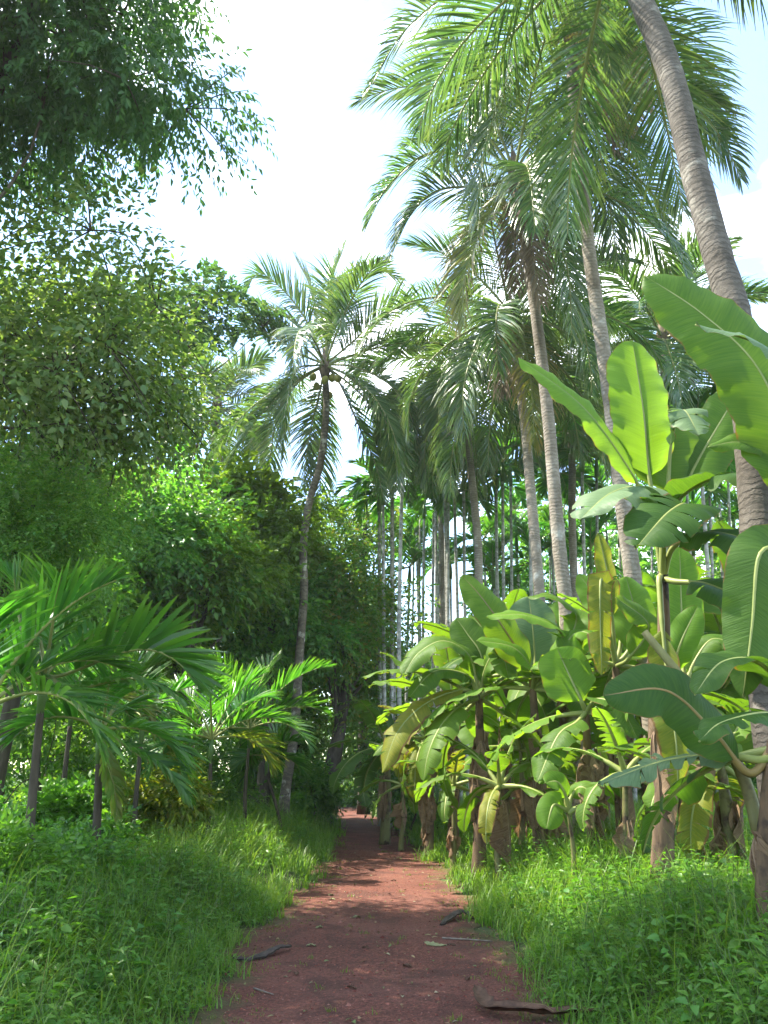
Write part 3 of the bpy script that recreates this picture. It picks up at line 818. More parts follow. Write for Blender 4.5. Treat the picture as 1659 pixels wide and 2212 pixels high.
coco_palm('coconut palm with a pale trunk bowed over the areca stand, long yellowing fronds', [(1000, 800), (1008, 900), (1016, 1000), (1024, 1080), (1033, 1180), (1034, 1300), (1030, 1390)], 22, 22, .14, .105, 17, n=20, L=4.4, elmax=48, elmin=-50, az0=2.2, nl=74, wd=.055, nuts=4,
          dead=[(200, -75, 8, 2.4)])
coco_palm('coconut palm with upright pale fronds between the two leaning trunks', [(1432, 742), (1440, 850), (1446, 960), (1450, 1080), (1452, 1250)], 20, 20, .16, .13, 18, n=24, L=4.0, az0=.5, nl=84, wd=.05)
coco_palm('farther coconut palm showing only fronds left of the ragged crown', [(930, 860), (940, 930), (948, 1010), (952, 1120), (955, 1300)], 30, 30, .14, .11, 19, n=14, L=2.8, elmax=45, az0=.1, nl=74, wd=.055, elmin=-46)
coco_palm('distant coconut palm with drooping fronds behind the pale bowed trunk', [(1230, 800), (1232, 900), (1236, 1000), (1238, 1200)], 26, 26, .16, .12, 20, n=18, L=4.0, elmax=50, az0=.7, nl=74, wd=.055, elmin=-46)

# ------------------------------------------------------------------ areca palms in the grove
rngA = np.random.RandomState(40)
ARE = []
for k in range(10):
    mb = MB()
    q = (k % 5) / 4
    frond(mb, rngA, L=rngA.uniform(1.5, 1.9), el=R(72 - 75 * q), droop=R(50 + 30 * q), n=20, lmax=.62, wd=.085, vee=.35, grav=.14 + .1 * q, pet=.12, a0=60, a1=20, segs=3, rr=.022, widths=(.7, 1, .9, .4))
    ARE.append(mb.mesh('areca_frond', [M['areca'], M['rachis']]))
def areca(x, ytop, ybot, Yd, label, seed, lean=0.0, dx=0):
    rng = np.random.RandomState(seed)
    a, b = at(x + dx, ytop, Yd), at(x, ybot, Yd)
    base = np.array([b[0], Yd, float(gz(b[0], Yd)) - .1])
    root = thing('areca_palm', base, label, 'palm', 'areca palms in the grove')
    top = a - base
    P = resample([np.zeros(3), top * .5 + [rng.uniform(-.12, .12), 0, 0], top], 24)
    mb = MB(); tube(mb, P, np.linspace(.068, .048, 24), 8, 0, jitter=.02, rng=rng); mb.build('trunk', M['areca_trunk'], root)
    d = nrm(P[-1] - P[-3])
    mb = MB(); tube(mb, np.array([P[-1] - d * .02, P[-1] + d * .25, P[-1] + d * .75]), [.068, .085, .045], 8, 0); mb.build('crownshaft', M['areca_shaft'], root)
    a0 = rng.uniform(0, 6.28)
    for i in range(9):
        o = link('frond', ARE[(i * 3 + seed) % 10] if i else ARE[0], root)
        o.location = [float(c) for c in P[-1] + d * .7]
        o.rotation_euler = (0, 0, a0 + i * 2.4)
        s = rng.uniform(.85, 1.15); o.scale = (s, s, s)
    return root
GL = 'slender pale-trunked areca palm in the tall grove behind the banana plants'
GROVE = [(820, 1105, 1480, 25), (831, 1090, 1480, 24), (842, 1075, 1480, 24.5), (853, 1070, 1480, 25.5), (866, 1040, 1480, 22), (908, 1110, 1350, 33), (921, 1120, 1380, 30), (935, 1075, 1400, 31), (947, 1090, 1400, 28), (960, 1070, 1400, 27),
         (973, 1085, 1400, 26), (986, 1075, 1400, 27), (1001, 1060, 1400, 26), (1062, 1060, 1400, 30), (1076, 1050, 1400, 27), (1088, 1040, 1400, 26), (1099, 1050, 1400, 29), (1135, 1010, 1400, 23), (1182, 1040, 1400, 30), (1206, 1060, 1400, 27),
         (1246, 1040, 1400, 28), (1263, 1020, 1400, 25), (1281, 1030, 1400, 27), (1515, 1000, 1450, 20), (1536, 1060, 1450, 27), (1556, 1050, 1450, 30), (1574, 1040, 1450, 28), (1600, 1060, 1450, 26), (1340, 1010, 1400, 25), (1480, 1050, 1450, 26),
         (890, 1190, 1400, 38), (905, 1230, 1400, 36), (1020, 1150, 1400, 36), (1118, 1130, 1400, 36), (1225, 1130, 1400, 36), (1310, 1100, 1400, 33), (1400, 1090, 1400, 34),
         (898, 1150, 1400, 35), (945, 1180, 1400, 37), (970, 1250, 1400, 34), (1045, 1200, 1400, 33), (1068, 1270, 1400, 31), (1110, 1190, 1400, 32), (1150, 1250, 1400, 31), (1190, 1200, 1400, 34), (1240, 1180, 1400, 33), (1275, 1230, 1400, 30), (1330, 1180, 1400, 31), (1450, 1170, 1450, 30), (1500, 1200, 1450, 29), (1545, 1170, 1450, 31), (1590, 1150, 1450, 32), (1630, 1180, 1450, 30), (878, 1260, 1450, 33)]
for i, (x, y0, y1, Yd) in enumerate(GROVE):
    lb = GL
    if i == 4: lb = 'whitest areca trunk standing a little right of the tight cluster by the path'
    elif i < 4: lb = 'thin white areca trunk in the tight cluster nearest the path bend'
    elif i == 17: lb = 'areca palm whose trunk stands just left of the pale ringed coconut trunk'
    elif i == 23: lb = 'areca palm with a thin white trunk at the right behind the big banana stem'
    elif i >= 30: lb = 'short areca palm with low fronds deep in the grove'
    areca(x, y0, y1, Yd, lb, 100 + i, dx=random.uniform(-6, 10))

# ------------------------------------------------------------------ broadleaf trees on the left
def tree_px(name, label, c, Yd, rx, rz, leaf, seed, base=None, ry=None, topf=.3, **kw):
    p = at(c[0], c[1], Yd)
    rx_, rz_ = mD(rx, p), mD(rz, p)
    b = np.array([p[0], Yd, 0]) if base is None else np.array([base[0], base[1], 0.])
    return broad_tree(name, label, b, p + [0, 0, rz_ * topf], p, (rx_, ry or (rx_ + rz_) / 2, rz_), leaf, seed=seed, **kw)
tree_px('overhanging_tree', 'dark tree with small pointed leaves overhanging from the upper left', (75, 90), 7.4, 400, 390, 'leaf_dark', 51, base=(-6.2, 6.6), r0=.13, lumps=60, sprays=5000, per=9, Ln=.11, Wr=.36, hang=.8, lump_r=.26, spray_len=.42, twigs=260, n_limb=6)
tree_px('broad_leaved_tree', 'tree with large grey-green leaves on the left below the dark overhanging branches', (160, 785), 9.6, 280, 270, 'leaf_big', 52, base=(-4.7, 10.0), r0=.11, lumps=60, sprays=2900, per=8, Ln=.115, Wr=.48, hang=.3, lump_r=.25, spray_len=.75, twigs=260, n_limb=18, ry=2.3)
tree_px('round_leaved_tree', 'small dark round-leaved crown peeking out right of the broad grey-green tree', (425, 680), 20, 110, 90, 'leaf_dark', 53, base=(-8.2, 21), r0=.13, lumps=14, sprays=700, per=8, Ln=.14, Wr=.62, hang=.1, twigs=60)
tree_px('feathery_tree', 'bright feathery-leaved young tree at the left edge', (90, 985), 10.2, 95, 45, 'leaf_light', 54, base=(-5.6, 10), r0=.06, lumps=12, sprays=420, per=14, Ln=.055, Wr=.4, kite=True, hang=.1, spray_len=.5)
FB = 'forest trees behind the left verge'
tree_px('forest_tree', 'shaded tree filling the gap below the broad grey-green crown', (230, 1180), 19, 260, 190, 'leaf_mid', 55, lumps=36, sprays=1686, per=8, Ln=0.241, group=FB, spray_len=.75, lump_r=.3)
tree_px('forest_tree', 'sunlit large-leaved tree below the half hidden coconut palm', (540, 1150), 23.5, 125, 105, 'leaf_light', 56, lumps=30, sprays=1289, per=8, Ln=0.312, Wr=.5, group=FB, spray_len=.75, lump_r=.3)
tree_px('forest_tree', 'bushy bright green tree just left of the speckled palm trunk', (560, 1330), 23, 150, 160, 'leaf_mid', 57, lumps=36, sprays=1785, per=9, Ln=0.185, group=FB, spray_len=.75, lump_r=.28)
tree_px('forest_tree', 'yellow-green spreading tree above the young palms', (400, 1330), 21, 150, 110, 'leaf_light', 58, lumps=28, sprays=1289, per=9, Ln=0.170, group=FB, spray_len=.75, lump_r=.3)
tree_px('forest_tree', 'dense rust-tinged tree with a stout dark trunk at the path bend', (762, 1360), 25, 112, 235, 'leaf_rusty', 59, base=(-1.8, 24.0), r0=.27, bend=.05, topf=-.2, lumps=54, sprays=2281, per=9, Ln=0.170, group=FB, spray_len=.75, lump_r=.26, n_limb=16, ry=2.6)
tree_px('forest_tree', 'thin-crowned tree with a bare slanting limb behind the speckled palm', (790, 1130), 32, 90, 90, 'leaf_rusty', 60, lumps=16, sprays=446, per=8, Ln=0.213, group=FB, spray_len=.75, twigs=60)
tree_px('forest_tree', 'dark low tree closing the far side of the path bend', (630, 1570), 27.5, 70, 120, 'leaf_mid', 61, lumps=26, sprays=1289, per=9, Ln=0.185, group=FB, spray_len=.75)
tree_px('forest_tree', 'shaded tree behind the young palms at the left edge', (60, 1330), 16, 200, 170, 'leaf_mid', 62, lumps=30, sprays=1388, per=8, Ln=0.213, group=FB, spray_len=.75, r0=.15)
tree_px('forest_tree', 'dark green tree between the yellow-green tree and the half hidden palm', (400, 1150), 27, 170, 170, 'leaf_mid', 63, lumps=30, sprays=1289, per=8, Ln=0.284, group=FB, spray_len=.75)
tree_px('forest_tree', 'fresh green tree hanging low between the young palms and the broad grey-green crown', (230, 1130), 18.5, 210, 150, 'leaf_mid', 64, base=(-7.6, 19), lumps=40, sprays=1785, per=8, Ln=0.170, group=FB, spray_len=.75, lump_r=.27)
tree_px('forest_tree', 'fine-leaved green tree filling the left edge under the broad grey-green crown', (70, 1120), 9.0, 190, 120, 'leaf_mid', 65, base=(-5.0, 9.2), r0=.05, bend=.05, lumps=34, sprays=2600, per=16, kite=True, Wr=.38, Ln=0.06, group=FB, spray_len=.75, lump_r=.28)
tree_px('forest_tree', 'green tree left of the rust-tinged one behind the speckled trunk', (660, 1330), 26.5, 110, 200, 'leaf_mid', 66, lumps=40, sprays=1785, per=9, Ln=0.199, group=FB, spray_len=.75, lump_r=.28)
tree_px('forest_tree', 'pale fresh green tree just right of the half hidden coconut palm', (590, 1190), 22.5, 105, 110, 'leaf_light', 67, lumps=30, sprays=1700, per=8, Ln=.19, group=FB, lump_r=.28, spray_len=.75)
tree_px('forest_tree', 'pale fresh green tree filling the wall left of the bushy bright one', (440, 1210), 20, 120, 100, 'leaf_light', 68, lumps=30, sprays=1700, per=8, Ln=.18, group=FB, lump_r=.28, spray_len=.75)
for i, (x, y, Yd, r_) in enumerate([(-22, 40, 0, 5.5), (-14, 42, 0, 5.5), (-7, 41, 0, 5.0), (-18, 30, 0, 4.6), (-11.5, 33, 0, 4.6), (-26, 33, 0, 5.5)]):
    broad_tree('forest_tree', 'far tree closing the forest behind the left verge', (x, y, 0), (x, y, 9), (x, y, 6.2), (r_, r_, 5.2), 'leaf_mid', .2, 70 + i, lumps=30, sprays=1091, per=8, Ln=0.341, group=FB, spray_len=.75)
GB = 'trees behind the areca grove'
for i, (x, y, zc, rx, rz) in enumerate([(4.2, 44, 4.5, 2.6, 4.8), (8.2, 41, 7, 3.0, 8), (13, 42, 8, 3.6, 8.5), (17.5, 39, 8, 3.8, 8.5), (22, 42, 8, 4, 8.5), (27, 39, 8, 4.5, 8), (32, 42, 8, 5, 8), (8.5, 50, 8.5, 3.6, 9), (16, 54, 10, 5, 10), (26, 52, 10, 5, 10), (11.5, 33, 2.6, 2.6, 2.8), (16, 31, 2.8, 2.6, 3), (6.5, 34, 2.4, 2.2, 2.6), (20, 30, 3, 2.8, 3.2)]):
    broad_tree('grove_tree', 'low leafy tree under the areca palms' if i > 9 else 'dark leafy tree seen between the areca trunks', (x, y, 0), (x, y, zc + 1), (x, y, zc), (rx, rx, rz), 'leaf_mid' if i % 3 else 'leaf_rusty', .2, 80 + i, lumps=34, sprays=1289, per=8, Ln=0.341, group=GB, lump_r=.33)
broad_tree('added_shade_tree', 'low spreading tree added outside the view to shade the near left verge', (-8.6, 6.6, 0), (-8.3, 6.6, 8), (-8.1, 6.6, 8.8), (2.6, 2.8, 2.6), 'leaf_dark', .2, 98, lumps=40, sprays=744, per=8, Ln=0.213)  # unseen tree, added only to throw thin shade on the near left verge
for i, (x, y, zc, rx, rz) in enumerate([(-.2, 39, 4.6, 1.7, 5.4), (1.4, 41, 3.8, 1.6, 4.4), (2.0, 37, 2.6, 1.8, 3.0), (4.2, 35, 2.8, 2.0, 3.4), (7.0, 32, 3.4, 2.2, 4.0), (10.5, 30, 3.4, 2.4, 4.0), (14, 29, 3.4, 2.6, 4.0), (5.6, 37, 5.0, 2.2, 6), (8.5, 36, 4.5, 2.4, 5.5), (12, 37, 6, 2.6, 6.5), (3.6, 40, 2.8, 2.0, 3.2)]):
    broad_tree('grove_tree', 'dark leafy tree seen between the areca trunks', (x, y, 0), (x, y, zc + 1), (x, y, zc), (rx, rx, rz), 'leaf_mid', .15, 120 + i, lumps=34, sprays=1289, per=8, Ln=0.284, group=GB, lump_r=.33)
for i, (x, y, r_) in enumerate([(-3.2, 62, 4.0), (1.5, 66, 4.2), (6, 64, 4.5)]):
    broad_tree('forest_tree', 'sunlit tree beyond the far end of the path', (x, y, 0), (x, y, 5), (x, y, 3.6), (r_, r_, 3.6), 'leaf_light', .2, 90 + i, lumps=24, sprays=744, per=8, Ln=0.341, group=FB, spray_len=.75)

# shrubs
def shrub(name, label, x, y, h, r_, leaf, seed, Ln=.1, sprays=700, group='shrubs under the trees', kite=False, Wr=.45, **kw):
    z = float(gz(x, y))
    return broad_tree(name, label, (x, y, 0), (x, y, z + h * .7), (x, y, z + h * .55), (r_, r_, h * .5), leaf, .035, seed, lumps=14, sprays=sprays, per=8, Ln=Ln, Wr=Wr, n_limb=8, group=group, cat='shrub', spray_len=.3, kite=kite, **kw)
for i, (xp, yp, Yd, h, r_, leaf, lb) in enumerate([
        (345, 1600, 12.5, 1.35, .45, 'leaf_yellow', 'sunlit yellow-leaved shrub among the young palms'),
        (20, 1830, 7.2, .6, .6, 'herb', 'dark low shrub at the left edge under the young palm'),
        (150, 1810, 8.3, .55, .6, 'herb', 'dark ferny shrub between the two nearest young palm stems'),
        (668, 1690, 22.5, 1.2, .8, 'leaf_mid', 'shaded shrub around the foot of the speckled palm'),
        (858, 1640, 25.5, 3.0, 1.1, 'leaf_dark', 'dark shrub on the right of the path tunnel'),
        (880, 1600, 22, 2.4, 1.1, 'leaf_mid', 'dark leafy shrub behind the yellowing banana leaves'),
        (530, 1600, 24, 2.4, 1.2, 'leaf_mid', 'shaded shrub behind the dark young palm'),
        (420, 1560, 18, 2.6, 1.3, 'leaf_mid', 'green shrub behind the bright young palm'),
        (250, 1560, 14.5, 2.4, 1.2, 'leaf_mid', 'leafy shrub behind the large young palm frond'),
        (80, 1560, 12, 2.4, 1.2, 'leaf_mid', 'leafy shrub behind the leftmost young palm'),
        (20, 1600, 19, 4.2, 2.4, 'leaf_mid', 'big leafy shrub far back at the left edge'),
        (-90, 1620, 15, 3.4, 2.0, 'leaf_mid', 'tall leafy shrub closing the left edge behind the lowest young palm'),
        (190, 1610, 21, 4.2, 2.4, 'leaf_light', 'big pale green shrub far back between the young palm stems'),
        (340, 1620, 26, 4.0, 2.4, 'leaf_mid', 'big leafy shrub far back behind the golden shrub'),
        (50, 1730, 9.2, .9, .7, 'leaf_mid', 'knee-high shrub around the nearest young palm stem'),
        (180, 1740, 10.2, .8, .7, 'herb', 'knee-high shrub left of the golden shrub')]):
    p = at(xp, yp, Yd)
    shrub('shrub', lb, p[0], Yd, h, r_, leaf, 200 + i, Ln=.11 if Yd > 10 else .07, sprays=900)

# ------------------------------------------------------------------ young areca palms on the left verge
def young_palm(label, b, t, Yd, seed, n=8, L=1.9, kind=None, fronds=(), r0=.034, lmax=.56, wd=.040, el=(78, -20), az0=0.0, skip=()):
    rng = np.random.RandomState(seed)
    bb = at(*b, Yd); base = np.array([bb[0], Yd, float(gz(bb[0], Yd)) - .05])
    root = thing('young_palm', base, label, 'palm', 'young palms on the left verge')
    top = at(*t, Yd) - base
    P = resample([np.zeros(3), top * .5 + [rng.uniform(-.05, .05), 0, 0], top], 16)
    mb = MB(); tube(mb, P, np.linspace(r0 * 1.2, r0 * .8, 16), 9, 0, jitter=.02, rng=rng); mb.build('stem', M['bark_dark'], root)
    mb = MB(); tube(mb, np.array([top - [0, 0, .05], top + [0, 0, .15], top + [0, 0, .4]]), [r0 * .85, r0 * 1.15, r0 * .5], 8, 0); mb.build('crownshaft', M['areca_shaft'], root)
    for i in range(n):
        if i in skip: continue
        q = (i + .5) / n
        add_frond(root, rng, kind='areca_yellow' if (q > .85 and seed % 10 == 3) else 'areca', az=az0 + i * 2.4 + rng.uniform(-.3, .3), el=R(el[0] + (el[1] - el[0]) * q + rng.uniform(-6, 6)), droop=R(40 + 50 * q), L=L * rng.uniform(.85, 1.1), n=30, lmax=lmax, wd=wd,
                  vee=.45, grav=.05 + .10 * q, pet=.2, a0=58, a1=16, origin=top + [0, 0, .3], rr=.016, widths=(.6, 1, 1, .8, .15), twist=rng.uniform(-.5, .5))
    for f in fronds:
        f = dict(f); f['path'] = [top + [0, 0, .3]] + [at(*q) - base for q in f['path']]
        for kk, vv in dict(n=30, lmax=lmax, wd=wd, vee=.45, grav=.06, pet=.2, a0=58, a1=16, rr=.016, widths=(.6, 1, 1, .8, .15)).items(): f.setdefault(kk, vv)
        add_frond(root, rng, kind=f.pop('kind', 'areca'), **f)
    return root
young_palm('nearest young palm at the left with a big arching frond reaching right', (70, 1860), (88, 1530), 7.6, 301, n=3, L=1.4, el=(80, 45), az0=2.6, r0=.042,
           fronds=[dict(path=[(137, 1458, 7.5), (292, 1404, 7.4), (375, 1424, 7.4), (425, 1478, 7.4)], lmax=.72, vee=.7, grav=.05, wd=.06), dict(path=[(165, 1487, 7.3), (267, 1466, 7.1), (340, 1480, 7.0), (385, 1505, 7.0)], lmax=.5, vee=.1, grav=.2),
                   dict(path=[(60, 1420, 7.5), (40, 1320, 7.5), (30, 1250, 7.4)], lmax=.6, kind='areca'), dict(path=[(40, 1460, 7.2), (-40, 1430, 7), (-100, 1480, 6.9)], lmax=.6), dict(path=[(60, 1470, 7.3), (20, 1440, 7.2), (-20, 1470, 7.1)], lmax=.5, grav=.25)])
young_palm('thin young palm with yellowed hanging leaves near the grass edge', (206, 1860), (214, 1640), 8.8, 302, n=6, L=1.1, el=(78, 0), az0=.5, r0=.045,
           fronds=[dict(path=[(232, 1650, 8.7), (246, 1700, 8.6), (252, 1760, 8.6)], kind='areca_yellow', grav=.4, lmax=.3), dict(path=[(290, 1625, 8.7), (350, 1660, 8.6), (400, 1715, 8.5)], kind='areca', grav=.25)])
young_palm('sunlit bright young palm in the middle of the left verge', (452, 1710), (455, 1640), 13.2, 303, n=9, L=1.5, el=(80, 5), az0=.2)
young_palm('dark upright young palm close to the speckled trunk', (535, 1700), (538, 1610), 15.5, 305, n=10, L=1.9, el=(82, 0), az0=1.2)
young_palm('young palm behind the big arching frond', (300, 1720), (305, 1600), 11.5, 307, n=6, L=1.3, el=(80, 5), az0=1.9)
young_palm('small young palm leaning over the grass beside the curved trunk', (620, 1700), (575, 1670), 17, 309, n=7, L=.9, el=(75, -10), az0=.8)
young_palm('low young palm at the extreme left edge', (-60, 1850), (-50, 1620), 6.6, 311, n=6, L=1.5, el=(78, 20), az0=.1)
young_palm('young palm in shade between the two nearest stems', (150, 1720), (152, 1560), 10.5, 313, n=5, L=1.2, el=(78, 5), az0=2.9)

# ------------------------------------------------------------------ banana plants on the right
def bp(xb, yb, xt, yt, Yd):
    b = at(xb, yb, Yd); t = at(xt, yt, Yd)
    return np.array([b[0], Yd, 0]), t
CAMF = (0, -1, .15)
b, t = bp(1412, 1820, 1432, 1235, 8.0)
banana('tallest banana plant with a huge pale upright leaf and dark fibrous stem', b, t, .105, 401, n=0, dead=3, stem='ban_stem_dry', leaves_=[
    dict(pts=pts3((1420, 1120, 8.0), (1402, 1020, 8.0), (1390, 890, 7.95), (1366, 735, 8.05)), wid=.78, hint=(.3, -1, .15), mat='ban_light', pet=.40, vee=.25),
    dict(pts=pts3((1408, 1110, 7.95), (1350, 1000, 7.8), (1255, 875, 7.6), (1120, 772, 7.5)), wid=.52, hint=(.3, -.75, .55), mat='ban_light', pet=.36, vee=.3),
    dict(pts=pts3((1440, 1120, 8.1), (1444, 1010, 8.2), (1456, 890, 8.3)), wid=.85, hint=(.05, -1, .1), mat='ban', pet=.5, vee=.2),
    dict(pts=pts3((1455, 1120, 8.1), (1500, 1010, 8.2), (1560, 905, 8.3), (1614, 815, 8.4)), wid=.62, hint=(-.4, -.9, .2), mat='ban', pet=.38),
    dict(pts=pts3((1442, 1080, 8.0), (1450, 950, 7.9), (1475, 885, 7.7), (1510, 940, 7.4)), wid=.42, hint=(0, -.3, 1), mat='ban_pale', tears=9, pet=.6),
    dict(pts=pts3((1445, 1110, 7.9), (1520, 1040, 7.5), (1620, 1030, 7.1), (1700, 1075, 6.8)), wid=.78, hint=(0, -.45, 1), mat='ban_dark', pet=.25, tears=2),
    dict(pts=pts3((1425, 1110, 7.8), (1385, 1055, 7.5), (1320, 1065, 7.2), (1252, 1122, 7.0)), wid=.7, hint=(0, -.45, 1), mat='ban_pale', pet=.3, tears=2),
    dict(pts=pts3((1455, 1180, 7.8), (1530, 1150, 7.4), (1620, 1170, 7.0), (1690, 1230, 6.8)), wid=.75, hint=(0, -.5, 1), mat='ban_dark', pet=.25, tears=6),
    dict(pts=pts3((1440, 1150, 7.7), (1480, 1090, 7.3), (1440, 1110, 6.9), (1372, 1185, 6.7)), wid=.68, hint=(.1, -.6, .8), mat='ban_dark', pet=.25, tears=5),
    dict(pts=pts3((1460, 1255, 7.8), (1530, 1262, 7.5), (1600, 1300, 7.3), (1660, 1380, 7.2)), wid=.75, hint=(.1, -.7, .6), mat='ban_dark', pet=.3, tears=4),
    dict(pts=pts3((1425, 1260, 7.9), (1440, 1450, 7.7), (1460, 1600, 7.6), (1465, 1720, 7.6)), wid=.36, hint=(.1, -1, .1), mat='ban_yellow', pet=.3, tears=4, vee=-.2)])
b, t = bp(1655, 1930, 1675, 1600, 5.8)
banana('banana plant at the right edge with giant dark leaves and brown dried sheaths', b, t, .11, 402, n=3, L=1.5, wid=.45, dead=2, stem='ban_stem_dry', mats=('ban_dark',), el=(10, -30), az0=.3, leaves_=[
    dict(pts=pts3((1720, 1250, 5.9), (1712, 1000, 5.9), (1640, 800, 5.9), (1520, 680, 5.95), (1392, 595, 6.05)), wid=.80, hint=(.2, -1, -.1), mat='ban', pet=.42, vee=.15),
    dict(pts=pts3((1740, 1200, 5.6), (1740, 900, 5.5), (1659, 755, 5.4), (1502, 700, 5.4)), wid=.28, hint=(0, -.6, .8), mat='ban_pale', pet=.5, vee=.4),
    dict(pts=pts3((1700, 1350, 5.7), (1685, 1200, 5.6), (1640, 1200, 5.5), (1625, 1350, 5.5), (1605, 1505, 5.5)), wid=.40, hint=(-.25, -1, .1), mat='ban_dark', pet=.4, vee=-.2),
    dict(pts=pts3((1620, 1670, 5.8), (1545, 1585, 5.7), (1440, 1492, 5.6), (1304, 1502, 5.6)), wid=.45, hint=(.15, -.9, .4), mat='ban_dark', pet=.28, rib='ban_rib_red', vee=.15),
    dict(pts=pts3((1650, 1640, 5.8), (1560, 1630, 5.9), (1430, 1645, 6.0), (1290, 1695, 6.1)), wid=.34, hint=(0, -.3, 1), mat='ban_pale', pet=.25, tears=9),
    dict(pts=pts3((1720, 1100, 5.8), (1680, 985, 5.9), (1600, 955, 5.9), (1530, 965, 5.9)), wid=.30, hint=(0, -.9, .4), mat='ban', pet=.35),
    dict(pts=pts3((1690, 1500, 5.5), (1640, 1430, 5.3), (1560, 1430, 5.2), (1500, 1500, 5.1)), wid=.34, hint=(0, -.4, 1), mat='ban_dark', pet=.3, tears=3),
    dict(pts=pts3((1690, 1560, 5.4), (1650, 1540, 5.1), (1560, 1560, 4.9), (1510, 1600, 4.8)), wid=.3, hint=(0, -.4, 1), mat='ban_dark', pet=.3, tears=3)])
mb = MB()
tube(mb, resample(pts3((1392, 1365, 6.4), (1470, 1460, 6.3), (1545, 1560, 6.2), (1610, 1690, 6.1), (1640, 1800, 6.0)), 16), np.linspace(.03, .05, 16), 10, 0)
root = [o for o in C.objects if o.get('label', '').startswith('banana plant at the right edge')][0]
o = mb.build('cut_leaf_stalk', M['ban_stem'], root); o.location = -root.location
b, t = bp(1283, 1790, 1266, 1530, 10.4)
banana('banana plant with one glowing yellow-green upright leaf in the middle of the row', b, t, .085, 403, n=4, L=1.4, wid=.5, dead=6, el=(15, -20), az0=1.0, stem='ban_stem_dry', leaves_=[
    dict(pts=pts3((1256, 1515, 10.3), (1235, 1470, 10.3), (1203, 1400, 10.35)), wid=.72, hint=(.1, -1, .25), mat='ban_light', pet=.2, vee=.15),
    dict(pts=pts3((1245, 1560, 10.1), (1205, 1590, 9.9), (1160, 1690, 9.7)), wid=.45, hint=(-.2, -.4, 1), mat='ban', pet=.2, tears=4),
    dict(pts=pts3((1290, 1510, 10.1), (1340, 1530, 9.9), (1380, 1600, 9.8)), wid=.45, hint=(.2, -.5, 1), mat='ban', pet=.2, tears=3)])
b, t = bp(1165, 1770, 1150, 1480, 11.8)
banana('banana plant with a long reddish-ribbed leaf rising towards the pale coconut trunk', b, t, .10, 404, n=6, L=1.7, wid=.55, dead=7, el=(40, -15), az0=2.4, stem='ban_stem_dry', leaves_=[
    dict(pts=pts3((1138, 1440, 11.7), (1090, 1360, 11.6), (1040, 1290, 11.6), (998, 1243, 11.7)), wid=.62, hint=(.35, -.9, .3), mat='ban', rib='ban_rib_red', pet=.15, vee=.2),
    dict(pts=pts3((1155, 1430, 12.0), (1150, 1350, 12.1), (1142, 1288, 12.2)), wid=.8, hint=(0, -1, .15), mat='ban_pale', pet=.2, vee=.15),
    dict(pts=pts3((1185, 1440, 11.5), (1215, 1370, 11.3), (1140, 1330, 11.1), (1052, 1330, 11.0)), wid=.5, hint=(0, -.5, 1), mat='ban_light', pet=.25),
    dict(pts=pts3((1150, 1450, 11.4), (1110, 1400, 11.2), (1030, 1383, 11.0)), wid=.45, hint=(-.1, -.6, .8), mat='ban_light', pet=.2),
    dict(pts=pts3((1190, 1450, 11.6), (1245, 1340, 11.5), (1200, 1290, 11.4), (1140, 1290, 11.4)), wid=.5, hint=(0, -.4, 1), mat='ban', pet=.25),
    dict(pts=pts3((1190, 1450, 11.4), (1240, 1370, 11.2), (1285, 1380, 11.0), (1300, 1450, 10.9)), wid=.5, hint=(.1, -.5, .9), mat='ban_light', pet=.2, tears=2)])
b, t = bp(1030, 1780, 1035, 1500, 12.3)
banana('banana plant with long leaves arching left over the path side of the row', b, t, .105, 405, n=7, L=1.8, wid=.55, dead=9, el=(45, -35), az0=.7, stem='ban_stem_dry', leaves_=[
    dict(pts=pts3((1015, 1420, 12.2), (960, 1385, 12.0), (905, 1410, 11.9), (870, 1460, 11.8)), wid=.55, hint=(-.1, -.5, .9), mat='ban', pet=.15, tears=2),
    dict(pts=pts3((1010, 1460, 12.2), (940, 1450, 12.0), (880, 1510, 11.9)), wid=.55, hint=(-.1, -.5, .9), mat='ban', pet=.15, tears=2),
    dict(pts=pts3((1000, 1490, 12.1), (920, 1520, 12.0), (860, 1580, 11.9), (825, 1670, 11.8)), wid=.5, hint=(-.3, -.5, .8), mat='ban_yellow', pet=.15, tears=4),
    dict(pts=pts3((1040, 1420, 12.3), (1010, 1370, 12.4), (985, 1335, 12.5)), wid=.6, hint=(.1, -1, .2), mat='ban', pet=.2),
    dict(pts=pts3((1050, 1440, 12.0), (1080, 1400, 11.8), (1100, 1470, 11.6)), wid=.5, hint=(.1, -.6, .8), mat='ban', pet=.15, tears=3)])
b, t = bp(925, 1760, 920, 1590, 16)
banana('smaller banana plant with yellowing drooping leaves nearest the path', b, t, .09, 406, n=10, L=1.4, wid=.45, dead=9, el=(60, -45), az0=.1, stem='ban_stem_dry', mats=('ban', 'ban_yellow', 'ban', 'ban_light'), droop=(40, 110))
b, t = bp(830, 1740, 835, 1610, 19)
banana('shaded banana plant by the path bend with broad dark leaves', b, t, .12, 407, n=9, L=1.9, wid=.6, dead=3, el=(65, -30), az0=2.0, mats=('ban_dark', 'ban_dark', 'ban'))
b, t = bp(1340, 1790, 1330, 1430, 10.8)
